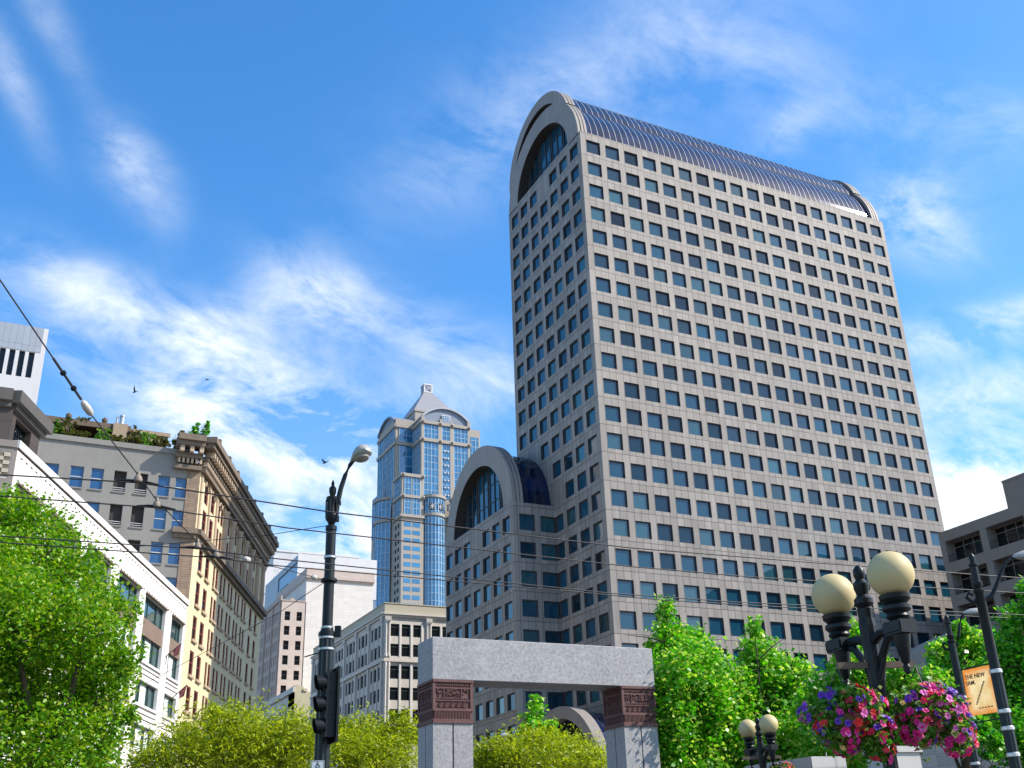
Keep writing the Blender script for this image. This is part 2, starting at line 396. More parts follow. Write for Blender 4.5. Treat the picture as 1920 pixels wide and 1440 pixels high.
def gable(fr, ca, cz, ri, ro, tail, up=None, nm='gable_arch', parent=tower):
    """stone ring(s) standing on the parapet; fr normal points out of the gable"""
    b = MB()
    prof = ((0, -.42, 0), (-.42, -.6, -.16), (-.6, -.98, 0), (-.98, -1.12, -.16), (-1.12, -1.5, 0))
    for d0, d1, dr in prof: b.arc(ca, cz, ri, ro+dr, d1, d0, 0, math.pi, 0, fr, 44)
    if up:
        ua, uz, uri, uro = up
        def rin(t):
            r = uri; x, z = math.cos(t), math.sin(t)
            dx, dz = ua-ca, uz-cz; B = dx*x+dz*z; Cc = dx*dx+dz*dz-ro*ro; D = B*B-Cc
            e = -B+math.sqrt(D) if D > 0 else 0
            return max(r, e) if Cc < 0 else r
        for d0, d1, dr in prof: b.arc(ua, uz, uri, uro+dr, d1, d0, R(-4), R(184), 0, fr, 60, rin)
    return b.build(nm, m_ring, parent)
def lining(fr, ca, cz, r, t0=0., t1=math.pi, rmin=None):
    b = MB(); b.arc(ca, cz, r-.05, r-.004, -1.5, -.03, t0, t1, 0, fr, 40); return b.build('soffit_shade_lining', m_void, tower)  # dark soffit lining; shade under the rings is put into its colour
LC = (11.55, 93.3, 8.1, 11.05); UC = (12.45, 97.75, 7.85, 9.7)
gable(frL, *LC, None, UC)
frFar = Fr((TX+55.9, TY, 0), (0, 1, 0), (1, 0, 0))
gable(frFar, *LC, None, UC)
gable(frWL, 10.85, 42.95, 8.1, 10.85, None)
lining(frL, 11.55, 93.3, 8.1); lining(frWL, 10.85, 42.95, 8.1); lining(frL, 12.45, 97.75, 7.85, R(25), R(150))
# glazing set back behind the arches
def gglass(fr, ca, cz, r, zb, parent, ups=None):
    b = MB(); D = -1.45
    pts = [(ca+r*math.cos(t), max(cz+r*math.sin(t), zb)) for t in [math.pi*i/40 for i in range(41)]]
    xs = [ca-r+.01+(2*r-.02)*i/9 for i in range(10)]
    for i in range(9):
        x0, x1 = xs[i], xs[i+1]; q = [fr.P(x0, D, zb), fr.P(x1, D, zb)]
        for k in range(5):
            x = x1+(x0-x1)*k/4; q.append(fr.P(x, D, max(zb+.01, cz+math.sqrt(max(0, r*r-(x-ca)**2)))))
        b.face(q, 0)
    for i, x in enumerate(xs[1:-1]):
        for dx in (-.28, .28) if i % 2 else (0,):
            zt = cz+math.sqrt(max(0, r*r-(x+dx-ca)**2))
            if zt > zb+.3: b.box(x+dx-.05, x+dx+.05, D+.005, D+.14, zb, zt-.02, 1, fr)
    for zz_ in (zb+2.7, zb+5.2):
        hw = math.sqrt(max(0, r*r-(zz_-cz)**2))
        if hw > 1: b.box(ca-hw+.05, ca+hw-.05, D+.003, D+.09, zz_-.03, zz_+.03, 1, fr)
    b.box(ca-r-.2, ca+r+.2, D-.1, 0.005, zb-.5, zb, 2, fr)
    return b.build('gable_window', [m_tglass, m_dframe, m_tower], parent)
gglass(frL, 11.55, 93.3, 8.2, 93.75, tower); gglass(frWL, 10.85, 42.95, 8.2, 43.05, tower)
b = MB(); D = -1.6       # dark panel, shade of the gap between the two rings put into its colour
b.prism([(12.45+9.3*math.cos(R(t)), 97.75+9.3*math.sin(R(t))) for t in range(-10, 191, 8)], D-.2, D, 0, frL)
b.build('recess_shade_panel', m_void, tower)
# glazed vaults with ribs
def vault(x0, x1, cy, cz, r, t0, t1, step, name='vault_roof', rw=.032, mats=None):
    b = MB(); n = max(1, round((x1-x0)/step)); seg = 14
    ts = [t0+(t1-t0)*i/seg for i in range(seg+1)]
    for i in range(n):
        xa, xb = x0+(x1-x0)*i/n, x0+(x1-x0)*(i+1)/n
        for k in range(seg):
            q = [(xa, ts[k]), (xb, ts[k]), (xb, ts[k+1]), (xa, ts[k+1])]
            b.face([(x, cy+r*math.cos(t), cz+r*math.sin(t)) for x, t in q], 0)
        if i:
            for k in range(seg):
                for ra, rb in ((r, r+.05),):
                    P = lambda x, t, rr: (x, cy+rr*math.cos(t), cz+rr*math.sin(t))
                    for q in ([P(xa-rw, ts[k], rb), P(xa+rw, ts[k], rb), P(xa+rw, ts[k+1], rb), P(xa-rw, ts[k+1], rb)],
                              [P(xa-rw, ts[k], ra), P(xa-rw, ts[k], rb), P(xa-rw, ts[k+1], rb), P(xa-rw, ts[k+1], ra)],
                              [P(xa+rw, ts[k], rb), P(xa+rw, ts[k], ra), P(xa+rw, ts[k+1], ra), P(xa+rw, ts[k+1], rb)]): b.face(q, 1)
    b.box(x0, x1, cy+r*math.cos(ts[seg//2])*0-.0-.15, cy+.15, cz+r-.02, cz+r+.06, 1) if t1-t0 > 3 else None
    return b.build(name, mats or [m_vglass, m_rib], tower)
vault(TX+1.5, TX+54.4, TY+LC[0], LC[1], 10.6, R(180), R(132), 1.0217)
vault(TX+1.5, TX+54.4, TY+LC[0], LC[1], 10.6, R(48), R(0), 1.0217)
vault(TX+1.5, TX+54.4, TY+UC[0], UC[1], 9.35, R(185), R(-5), 1.0217)
b = MB(); b.box(TX+1.5, TX+54.4, TY+4.12, TY+4.75, 100.98, 101.12); b.build('roof_ledge', m_slabg, tower)
b = MB()
for yy in (TY+.35, TY+22.1): b.box(TX+1.5, TX+54.4, yy, yy+.25, 93.5, 93.85)
b.build('gutter', m_dframe, tower)
vault(WX+1.5, TX, WY+10.85, 42.95, 9.85, R(180), R(0), 1.0217, rw=.025, mats=[m_vglass, m_dframe])
# low entrance vault at the foot of the narrow face
frE = Fr((57., 95.2, 0), (0, 1, 0), (-1, 0, 0))
b = MB(); b.arc(10.3, 8.0, 7.7, 9.0, -1.3, 0, 0, math.pi, 0, frE, 36); b.box(1.3, 2.6, -1.3, 0, 0, 8.0, 0, frE); b.box(18.0, 19.3, -1.3, 0, 0, 8., 0, frE)
b.build('entrance_arch', m_conc, tower)
vault(58.3, TX, 105.5, 8.0, 8.4, R(180), R(0), 1.1, 'entrance_vault', mats=[m_vglass, m_dframe])
b = MB(); b.box(WX-.14, WX, WY-.1, WY+22, 14.8, 15.1); b.box(WX-.1, WX, WY-.1, WY+22, 17.6, 17.75)
for i in range(7): b.box(WX-.02, WX+.1, WY+1.2+3.1*i, WY+3+3.1*i, 10.5, 13.4, 1)
b.build('base_band', [m_tower, m_void], tower)

# ================================================================== CREAM OFFICE BUILDING (left, cornice)
K = 1.3
th = R(23.3); SD = Vector((math.sin(th), math.cos(th), 0)); SN = Vector((math.cos(th), -math.sin(th), 0))
CC = Vector((17.722, 113.019, 0))
zs = lambda z: 1.7+(z-1.7)*K
frF = Fr(CC, SD, SN); frG = Fr((0, CC.y, 0), (1, 0, 0), (0, -1, 0))
cream = thing('corner_office_building', CC, 'old cream terracotta office block with heavy bracketed cornice and grey plaster side wall', 'building')
LEN = 31.3*K
colsF = [(1.95, 3.3), (4.45, 5.85), (7.45, 8.2), (8.55, 9.5)]
for i in range(4): colsF += [(10.45+3.3*i, 11.3+3.3*i), (11.8+3.3*i, 12.65+3.3*i)]
colsF += [(24.6, 25.8), (27.4, 28.6)]
hF = []
for sill in (10.75, 13.6, 16.42, 19.25, 22.1, 24.9):
    for a0, a1 in colsF: hF.append((a0*K, a1*K, zs(sill), zs(sill+1.93)))
hU = [(a0*K, a1*K, zs(28.35), zs(30.25)) for a0, a1 in colsF]+[(a0*K, a1*K, zs(30.85), zs(32.6)) for a0, a1 in colsF]
b = MB(); b.holes(frF, 1.0, LEN, 0, zs(33.9), hF+hU, .26)
b.holes(frF, 0, 1.0, 0, zs(33.9), [], .45)
b.build('facade', m_cream, cream)
hG = []
cg = [(1.6, 2.75), (3.6, 4.6), (5.15, 6.1), (6.9, 7.85), (8.55, 9.5), (10.3, 11.25), (11.7, 12.65)]
for r_, zt in enumerate((32.2, 29.36, 26.53, 23.7, 20.9)):
    for c_, (a0, a1) in enumerate(cg): hG.append((a0*K, a1*K, zs(zt-1.78), zs(zt), r_, c_))
b = MB(); b.holes(frG, -12, 16.35, 0, zs(34.25), [h[:4] for h in hG], .30)
b.build('side_wall', m_grey, cream)
b = MB(); b.holes(Fr((0, CC.y-.06, 0), (1, 0, 0), (0, -1, 0)), 16.35, 17.72, 0, zs(33.6), [], .2); b.box(16.35, 16.36, 0, .06, 0, zs(33.6), 0, Fr((0, CC.y, 0), (1, 0, 0), (0, -1, 0)))
b.build('corner_pier', m_tanbrick, cream)
b = MB(); b.box(-12, 16.6, -.35, .22, zs(34.2), zs(34.65), 0, frG); b.build('parapet', m_grey, cream)
b = MB()
p0, p1 = frF.P(LEN, 0, 0), frF.P(LEN, -26, 0)
core = [(CC+SD*.4-SN*.7), frF.P(LEN, -.7, 0), frF.P(LEN, -22, 0), Vector((-12, CC.y+30, 0)), Vector((-12, CC.y+.8, 0)), Vector((16.5, CC.y+.8, 0))]
n = len(core)
b.face([(p.x, p.y, zs(34.2)) for p in core])
for i in range(n):
    p, q = core[i], core[(i+1) % n]; b.face([(p.x, p.y, 0), (q.x, q.y, 0), (q.x, q.y, zs(34.2)), (p.x, p.y, zs(34.2))])
b.face([frF.P(LEN, 0, 0), frF.P(LEN, -.7, 0), frF.P(LEN, -.7, zs(34)), frF.P(LEN, 0, zs(34))])
b.build('roof_and_core', m_void, cream)
# sills, belt course, cornice
b = MB(); b.box(-.35, LEN+.2, 0, .75, zs(27.35), zs(27.8), 0, frF); b.box(-.2, LEN+.1, 0, .4, zs(27.0), zs(27.348), 0, frF)
b.box(15.3, 17.9, .06, .75, zs(27.35), zs(27.8), 0, frG); b.box(15.5, 17.8, .06, .4, zs(27.0), zs(27.348), 0, frG)
b.build('belt_course', m_corn, cream)
b = MB()       # engaged half columns between the upper windows and arched heads
for a in [.6, 3.85, 6.6, 9.95]+[13.1+3.3*i for i in range(4)]+[26.6, 29.8]:
    b = MB()
    if a < 7: b.box(a*K-.3, a*K+.3, 0, .16, zs(27.82), zs(33.2), 0, frF); b.build('pilaster', m_cornlt, cream)
    else:
        b.lathe([(.50, zs(27.82)), (.50, zs(28.1)), (.40, zs(28.15)), (.42, zs(29.4)), (.46, zs(29.42)), (.46, zs(29.6)), (.40, zs(29.62)), (.36, zs(31.9)), (.56, zs(32.3)), (.56, zs(32.5))], frF.P(a*K, .12, 0), 12); autosmooth(b.build('half_column', m_cornlt, cream))
for a0, a1 in colsF:
    b = MB(); ca = (a0+a1)/2*K; w = (a1-a0)/2*K
    b.arc(ca, zs(32.25), w, w+.24, 0, .2, 0, math.pi, 0, frF, 10)
    for sgn, e in ((1, a0*K), (-1, a1*K)): b.prism([(e, zs(32.62)), (e, zs(32.05)), (e+sgn*w*.35, zs(32.45)), (e+sgn*w*.9, zs(32.62))], -.2, .02, 0, frF)
    b.build('window_arch', m_cornlt, cream)
cn = MB()
def corn(fr, a0, a1, s, q=1.):
    cn.box(a0, a1, 0, .55*q, zs(32.9), zs(33.25), 0, fr); cn.box(a0-s*.2, a1, 0, .8*q, zs(33.85), zs(34.15), 0, fr)
    cn.box(a0-s*1.3, a1, 0, 1.55*q, zs(34.72), zs(35.1), 0, fr); cn.box(a0-s*1.6, a1, 0, 1.85*q, zs(35.102), zs(35.62), 0, fr); cn.box(a0-s*.3, a1, 0, 1.0*q, zs(34.15), zs(34.2), 0, fr)
    k = a0+.1
    while k < a1-.3:
        cn.box(k, k+.42, .3, 1.4*q, zs(34.2), zs(34.715), 1, fr); k += 1.02
    k = a0+.05
    while k < a1-.2:
        cn.box(k, k+.24, .2, .72, zs(33.42), zs(33.84), 1, fr); k += .46
corn(frF, 0.0, LEN, 1)
# return of the cornice on the grey wall
frGr = Fr((CC.x, CC.y, 0), (-1, 0, 0), (0, -1, 0))
corn(frGr, 0., 2.9, 0, 1.15)
for a in (0.2, 5.6, 10.5, 16, 21.5, 27, 33, 38.5): cn.box(a, a+.5, .9, 1.86, zs(35.62), zs(35.95), 0, frF)
cn.build('cornice', [m_corn, m_cornlt], cream)
# windows
wr = [winmesh('window', 1.35*K, 1.93*K, .22, [m_redfr, m_glassk, m_redfr], (1.0*K,), .12), winmesh('window', .85*K, 1.93*K, .14, [m_redfr, m_glassk, m_redfr], (1.0*K,), .12)]
rest = []; sillb = MB()
for h in hF+hU:
    w = h[1]-h[0]; me = winmesh('window', w, h[3]-h[2], .16 if w > 1.5 else .13, [m_redfr, m_glassk, m_redfr], ((h[3]-h[2])*.52,), .12)
    b = sillb
    if h[2] > zs(13) and h[0] < 22 and h[2] < zs(30.5): wo = setwin(me, cream, frF, h[0], -.2, h[2]); b = MB()
    else: rest.append((me, frF, h[0], -.2, h[2]))
    if h[2] < zs(30.5):
        b.box(h[0]-.12, h[1]+.12, .002, .22, h[2]-.30, h[2]-.02, 0, frF)
        if b is not sillb: b.build('sill', m_cornlt, wo)
joinwins(rest, cream)
sillb.build('sill', m_cornlt, cream)['kind'] = 'stuff'
for a0, a1, z0, z1, r_, c_ in hG:
    op = (r_ == 0 and c_ in (3, 4)) or (r_ == 1 and c_ in (3, 4)) or (r_ == 2 and c_ == 4)
    w, h = a1-a0, z1-z0
    if op:
        me = winmesh('open_window', w, h, .06, [m_dframe, m_void], (), .1); wo = setwin(me, cream, frG, a0, -.5, z0, 'open_window')
        bb = MB(); bb.tube([frG.P(a0, -.1, z0+.45), frG.P(a1, -.1, z0+.45)], .03, 6); bb.tube([frG.P(a0, -.1, z0+.22), frG.P(a1, -.1, z0+.22)], .03, 6); bb.build('window_rail', m_whitefr, wo)
    else:
        me = winmesh('window', w, h, .07, [m_grey if False else m_slate, m_glassb, m_whitefr], (h*.52,), .08); wo = setwin(me, cream, frG, a0, -.22, z0)
    b = MB(); b.box(a0-.06, a1+.06, .002, .12, z0-.14, z0, 0, frG); b.build('sill', m_grey, wo)
# rooftop: pergola, chimney, penthouse band, shrubs
RY = CC.y+4.
def rx(x): return x
pg = thing('rooftop_pergola', (3, RY, zs(34.6)), 'dark timber pergola overgrown with plants on grey rooftop', 'pergola')
b = MB()
q0, q1 = onY(88, 787, RY+2), onY(232, 808, RY+2); zt = (q0.z+q1.z)/2
b.box(q0.x-8, q1.x+.6, RY+.2, RY+4, zt-.75, zt-.1)
b.build('roof_beam', m_wood, pg)
for px in (126, 195): b = MB(); q = onY(px, 800, RY+.4); b.box(q.x-.2, q.x+.2, RY+.3, RY+.7, zs(34.3), zt-.75); b.lathe([(.15, 0), (.3, .25), (.32, .5), (.1, .75)], (q.x, RY+.5, zt-.1), 8); b.build('post', m_wood, pg)
b = MB(); b.box(q0.x-8, q1.x+.6, RY+3.2, RY+3.4, zs(34.3), zt-.75); b.build('back_wall', m_void, pg)
cx = onY(226, 800, RY).x
ch = thing('rooftop_chimney', (cx, RY, zs(34.6)), 'tan boxed chimney with two metal flue pipes on grey rooftop', 'chimney')
q = onY(226, 797, RY); b = MB(); b.box(q.x-.75, q.x+.75, RY-.5, RY+.9, zs(34.2), q.z); b.build('chimney_stack', m_pent, ch)
b = MB(); b.lathe([(.26, q.z), (.26, q.z+.95), (.32, q.z+.95), (.32, q.z+1.15)], (q.x+.1, RY, 0), 12); b.build('flue', m_steel, ch)
b = MB(); b.lathe([(.14, q.z), (.14, q.z+.75), (.18, q.z+.9)], (q.x-.42, RY, 0), 10); b.build('flue', m_steel, ch)
q0, q1 = onY(244, 802, RY+2), onY(316, 815, RY+2)
b = MB(); b.box(q0.x-.5, q1.x, RY+2, RY+8, q1.z-1.1, q1.z, 0); b.box(q0.x-.5, q1.x+.2, RY+1.8, RY+2.0, q1.z-.35, q1.z+.1, 0); b.box(q0.x, q1.x-.2, RY+2.3, RY+8, zs(34.2), q1.z-1.1, 1)
tag(b.build('rooftop_penthouse', [m_pent, m_void]), 'low brown rooftop penthouse strip behind roof shrubs', 'penthouse')
b = MB(); q = onY(371, 845, CC.y-.2); b.box(q.x-1.55, q.x+1.35, CC.y-.6, CC.y+1.6, zs(35.62), q.z+.75)
tag(b.build('rooftop_planter', m_whitefr), 'pale box planter on the roof corner above the cornice', 'planter')

# ================================================================== leaf clouds
def leafcloud(name, mat, lobes, n, size, parent=None, csig=.12, cl=14, aspect=1.0, up=.35, shell=.5, seed=1, droop=0.):
    """n leaf blades in clumps through the lobes; lobes = (centre, rx, ry, rz)"""
    r = np.random.default_rng(seed)
    vol = np.array([(l[1]*l[2]*l[3])**(2/3) for l in lobes]); pk = r.choice(len(lobes), n//cl+1, p=vol/vol.sum())
    Cn = np.array([tuple(l[0]) for l in lobes]); Rd = np.array([l[1:4] for l in lobes])
    d = r.normal(size=(len(pk), 3)); d /= np.linalg.norm(d, axis=1)[:, None]
    rad = (shell+(1-shell)*r.random(len(pk)))**.8*(.86+.26*r.random(len(pk)))
    cen = Cn[pk]+d*Rd[pk]*rad[:, None]
    ctr = np.repeat(cen, cl, 0)[:n]; sz = np.repeat(Rd[pk].mean(1), cl)[:n]
    pos = ctr+r.normal(size=(n, 3))*(csig*sz)[:, None]
    nrm = r.normal(size=(n, 3)); nrm[:, 2] = np.abs(nrm[:, 2])+up; nrm /= np.linalg.norm(nrm, axis=1)[:, None]
    t = r.normal(size=(n, 3)); t[:, 2] -= droop; t -= nrm*(t*nrm).sum(1)[:, None]; t /= np.linalg.norm(t, axis=1)[:, None]
    bt = np.cross(nrm, t); s = size*(.6+.8*r.random(n))[:, None]; w = s*aspect
    v = np.empty((n, 4, 3)); v[:, 0] = pos-t*s*.6; v[:, 1] = pos+bt*w*.42+nrm*s*.10; v[:, 2] = pos+t*s*.6; v[:, 3] = pos-bt*w*.42+nrm*s*.10
    me = bpy.data.meshes.new(name); me.vertices.add(4*n); me.vertices.foreach_set('co', v.reshape(-1))
    me.loops.add(4*n); me.loops.foreach_set('vertex_index', np.arange(4*n, dtype=np.int32))
    me.polygons.add(n); me.polygons.foreach_set('loop_start', np.arange(0, 4*n, 4, dtype=np.int32)); me.polygons.foreach_set('loop_total', np.full(n, 4, dtype=np.int32))
    me.materials.append(mat); me.update(calc_edges=True)
    return put(name, me, parent)
def limbs(base, tops, r0, parent, seed=3, fork=.5):
    rr = random.Random(seed); b = MB(); base = Vector(base)
    mid = sum((Vector(t) for t in tops), Vector())/len(tops)
    f = base.lerp(Vector((base.x*.6+mid.x*.4, base.y*.6+mid.y*.4, mid.z)), fork)
    b.tube([base, base.lerp(f, .5)+Vector((rr.uniform(-.05, .05), rr.uniform(-.05, .05), 0)), f], [r0, r0*.85, r0*.7], 9)
    for t in tops:
        t = Vector(t); m1 = f.lerp(t, .45)+Vector((rr.uniform(-.2, .2), rr.uniform(-.2, .2), rr.uniform(0, .3)))
        b.tube([f, m1, t], [r0*.55, r0*.32, r0*.08], 7)
        for _ in range(4):
            e = m1.lerp(t, rr.uniform(0, .8)); g = e+Vector((rr.uniform(-1, 1), rr.uniform(-1, 1), rr.uniform(-.1, .8)))*(t-f).length*.28
            b.tube([e, e.lerp(g, .5)+Vector((0, 0, .05)), g], [r0*.18, r0*.12, r0*.04], 5)
    return b.build('trunk', m_trunk, parent)
def tree(name, label, hd, base_px, pxl, n, size, mat, depth=1., trunk_r=.16, group='street trees', seed=1, **kw):
    """pxl: crown lobes as picture-sized ellipses (px, py, rx, ry) set at real depth"""
    B = athd(base_px, 1440, hd); B = Vector((B.x, B.y, 0)); t = thing(name, B, label, 'tree', group)
    lob, tops = [], []; rr = random.Random(seed)
    for i, (x, y, a, c) in enumerate(pxl):
        D = hd+rr.uniform(-.5, .5)*depth; p = athd(x, y, D); s = (p-EYEP).dot(_fw)/F
        lob.append((p, a*s, max(a, c)*s*.8*depth**.2, c*s)); tops.append(p)
    leafcloud('crown', mat, lob, n, size, t, seed=seed, **kw)
    limbs(B, tops[:7], trunk_r, t, seed)
    return t
def shrub(name, label, cat, pos, r, n, size, mat, group=None, seed=5, tall=1.):
    t = thing(name, pos, label, cat, group); p = Vector(pos)
    leafcloud('foliage', mat, [(p+Vector((0, 0, r*tall*.8)), r, r, r*tall), (p+Vector((r*.35, 0, r*tall*1.5)), r*.55, r*.55, r*.7*tall)], n, size, t, seed=seed, aspect=.6, shell=.2)
    b = MB()
    for k in range(5): b.tube([p, p+Vector((math.cos(k*1.3)*r*.3, math.sin(k*1.3)*r*.3, r*tall*.8)), p+Vector((math.cos(k*1.3)*r*.6, math.sin(k*1.3)*r*.6, r*tall*1.6))], [.05, .035, .015], 5)
    b.build('stems', m_trunk, t); return t
# roof shrubs on the cream building
ztop = zs(34.65)
for i, (px, r, tall, lab) in enumerate(((95, .8, 1., 'low green roof shrub beside the dark cornice'), (118, .95, 1., 'green roof shrub before the first pergola post'), (150, .8, .6, 'flat green roof shrub under the middle of the pergola'),
        (190, .8, .8, 'olive roof shrub before the second pergola post'), (216, .65, .8, 'small green roof shrub in front of the chimney'), (248, .8, 1.2, 'bushy reddish roof shrub just past the chimney'), (272, .9, .9, 'olive roof shrub before the penthouse'),
        (298, .85, .7, 'low green roof shrub at the penthouse end'))):
    q = onY(px, 830, CC.y+.9); shrub('roof_shrub', lab, 'shrub', (q.x, CC.y+.9, ztop-.1), r*1.3, 420, .34, m_lf_roof if i % 3 else m_lf_bask, 'shrubs along the rooftop edge', 20+i, tall)
q = onY(332, 845, CC.y+.9); shrub('roof_shrub', 'tall spiky yellow green roof shrub left of the corner planter', 'shrub', (q.x, CC.y+.9, ztop-.1), .95, 330, .5, m_lf_roof, 'shrubs along the rooftop edge', 41, 1.35)
q = onY(364, 838, CC.y+.4); shrub('roof_sapling', 'left leafy sapling in the pale roof corner planter', 'sapling', (q.x, CC.y+.5, zs(35.9)), .62, 300, .36, m_lf_dk, 'saplings in the corner planter', 43, 1.5)
q = onY(382, 830, CC.y+.4); shrub('roof_sapling', 'right taller sapling in the pale roof corner planter', 'sapling', (q.x, CC.y+.5, zs(35.7)), .68, 330, .36, m_lf_dk, 'saplings in the corner planter', 44, 1.95)
q = onY(155, 800, RY+1); shrub('roof_creeper', 'reddish creeper climbing over the pergola beam', 'creeper', (q.x, RY+1, zt-.3), .9, 500, .3, m_lf_roof, None, 45, .35)

# ================================================================== WHITE BUILDING
WB = frF.P(-45.6, 0, 0)
white = thing('white_office_building', WB, 'bright white low office building with big framed windows left of cream block', 'building')
bays = [(-44.9, -40.6), (-38.8, -32.8), (-30.9, -24.9), (-22.8, -16.75), (-14.9, -7.9), (-5.6, -1.15)]
fl = [(19.4, 25.15), (15.7, 17.75), (11.9, 14.0), (8.1, 10.2), (4.3, 6.4)]
hW = [(a0, a1, z0, z1) for a0, a1 in bays for z0, z1 in fl]
b = MB(); b.holes(frF, -45.6, -.05, 0, 27.4, hW, .5); b.box(-45.75, -.05, -.6, .14, 27.4, 27.9, 0, frF)
frWf = Fr((WB.x, WB.y, 0), (1, 0, 0), (0, -1, 0))
b.holes(frWf, -24, 0, 0, 27.4, [], .2); b.box(-24, .1, -.5, .14, 27.402, 27.85, 1, frWf)
b.face([frF.P(-45.6, -.3, 27.3), frF.P(-.05, -.3, 27.3), frF.P(-.05, -16, 27.3), Vector((WB.x-24, WB.y+20, 27.3)), Vector((WB.x-24, WB.y, 27.3))])
b.build('wall', [m_white, m_conc], white)
b = MB()
for zc in (26.95, 25.45):
    k = -45.0
    while k < -1: b.box(k, k+.36, -.02, .012, zc-.05, zc+.05, 0, frF); k += .86
b.box(-45.6, -.1, .0, .015, 27.28, 27.395, 0, frF)
for a0, a1 in bays:
    for zc in (18.75, 18.3, 14.95, 14.5, 11.2, 10.75): b.box(a0-.1, a1+.1, 0, .014, zc-.05, zc+.05, 0, frF)
b.build('joint_lines', m_void, white)
for a0, a1 in bays:
    for zc in (19.15, 15.45, 11.65): b = MB(); b.box(a0-.1, a1+.1, .002, .16, zc, zc+.22, 0, frF); b.build('ledge', m_white, white)
    b = MB(); b.box(a0, a1, -.3, -.1, 21.65, 23.15, 0, frF); b.build('spandrel', m_bronze, white)
    b = MB(); b.box(a0-.15, a1+.15, .002, .2, 25.15, 25.27, 0, frF); b.build('window_hood', m_corn, white)
b = MB()    # checkered tile panel on the end wall
for i in range(8):
    for j in range(6):
        b.box(-.35-.38*(i+1), -.35-.38*i, -.03, .03+.04*((i+j) % 2), 25.4+.27*j, 25.4+.27*(j+1)-.01, (i+j) % 2, frWf)
b.build('tile_panel', [m_corn, m_buff], white)
b = MB(); b.holes(Fr((WB.x, WB.y-.05, 0), (1, 0, 0), (0, -1, 0)), -24, 0, 0, 27.35, [(-3.5, -.3, 25.3, 27.1)], .05); b.build('end_wall', m_conc, white)
rr = random.Random(4)
for i, (a0, a1) in enumerate(bays):
    for j, (z0, z1) in enumerate(fl):
        w = a1-a0; segs = ((19.4, 21.65), (23.15, 25.15)) if j == 0 else ((z0, z1),)
        for s0, s1 in segs:
            me = winmesh('window', w, s1-s0, .13, [m_tealfr, m_glassw], (), .12, (w*.30, w*.72) if w > 5 else (w*.3, w*.75)); wo = setwin(me, white, frF, a0, -.4, s0)
            if s0 > 22: continue
            for f0, f1 in (((.36, .62), (.76, .93)) if w > 5 else ((.34, .72),)):
                if rr.random() < .85: b = MB(); b.box(a0+w*f0, a0+w*f1, -.385, -.372, s0+.14, s1-.14, 0, frF); b.build('curtain', m_curt, wo)
# flags on raked poles
for (a, z, lab) in ((-6.7, 21.0, 'drooping dark red flag on raked pole at the brown spandrel'), (-3.1, 17.6, 'drooping red flag on a tilted bracket below the last window bay')):
    f = thing('flag', frF.P(a, .1, z), lab, 'flag', 'flags on the white building')
    P0, P1 = frF.P(a, .1, z), frF.P(a+.5, 1.3, z+1.3)
    b = MB(); b.tube([P0, P1], .05, 6); b.build('flagpole', m_black, f)
    b = MB(); seg = 8
    for i in range(seg):
        for j in range(5):
            def Q(u, v):
                p = P0.lerp(P1, .45+.5*u); return p+Vector((0, 0, -v*.8))+SN*(.07*math.sin(u*9+v*2))+SD*(.08*math.sin(v*4+u*7))
            b.face([Q(i/seg, j/5), Q((i+1)/seg, j/5), Q((i+1)/seg, (j+1)/5), Q(i/seg, (j+1)/5)], 0)
    b.build('flag_cloth', surf('flag_cloth', (.12, .03, .035), .8, .4, 3.), f)

# ================================================================== DARK BUILDING behind the white one
frD = Fr(CC-SN*6, SD, SN); a0 = -34.2
D0 = frD.P(a0, 0, 0)
dark = thing('dark_stone_building', D0, 'dark brown stone building with overhanging concrete cornice behind white building', 'building')
frDf = Fr((D0.x, D0.y, 0), (1, 0, 0), (0, -1, 0))
b = MB(); b.holes(frD, a0+.5, -28.2, 0, 35.6, [(-33.0, -29.9, 31.2, 34.9)], .5); b.holes(frDf, -14, .2, 0, 35.6, [(-4.2, -.9, 31.2, 34.6), (-9, -5.5, 31.2, 34.6)], .5)
b.face([frD.P(-28.2, 0, 0), frD.P(-28.2, -12, 0), frD.P(-28.2, -12, 35.6), frD.P(-28.2, 0, 35.6)]); b.build('wall', m_dark, dark)
b = MB(); b.box(a0-.3, -27.6, -8, .75, 35.65, 36.6, 0, frD); b.box(a0+.2, -27.9, -8, .35, 35.25, 35.648, 0, frD); b.box(-14, .0, -3, .7, 35.652, 36.595, 0, frDf); b.box(-14, .0, -3, .3, 35.252, 35.646, 0, frDf); b.build('cornice', m_darkc, dark)
b = MB(); b.box(-33.0, -29.9, -.7, -.6, 31.2, 34.9, 0, frD)
for i in range(9): b.box(-33+.36*i, -33+.36*i+.07, -.5, -.42, 31.2, 34.9, 1, frD)
for j in range(10):
    b.box(-33, -29.9, -.49, -.43, 31.3+.36*j, 31.36+.36*j, 1, frD)
rr = random.Random(8)
for _ in range(26): i, j = rr.randrange(8), rr.randrange(9); b.box(-33+.36*i+.09, -33+.36*i+.34, -.58, -.56, 31.38+.36*j, 31.65+.36*j, 2, frD)
b.build('grille_window', [m_glassk, m_black, m_curt], dark)
b = MB(); b.box(-4.2, -.9, -.6, -.5, 31.2, 34.6, 0, frDf); b.box(-9, -5.5, -.6, -.5, 31.2, 34.6, 0, frDf); b.build('window', m_glassk, dark)

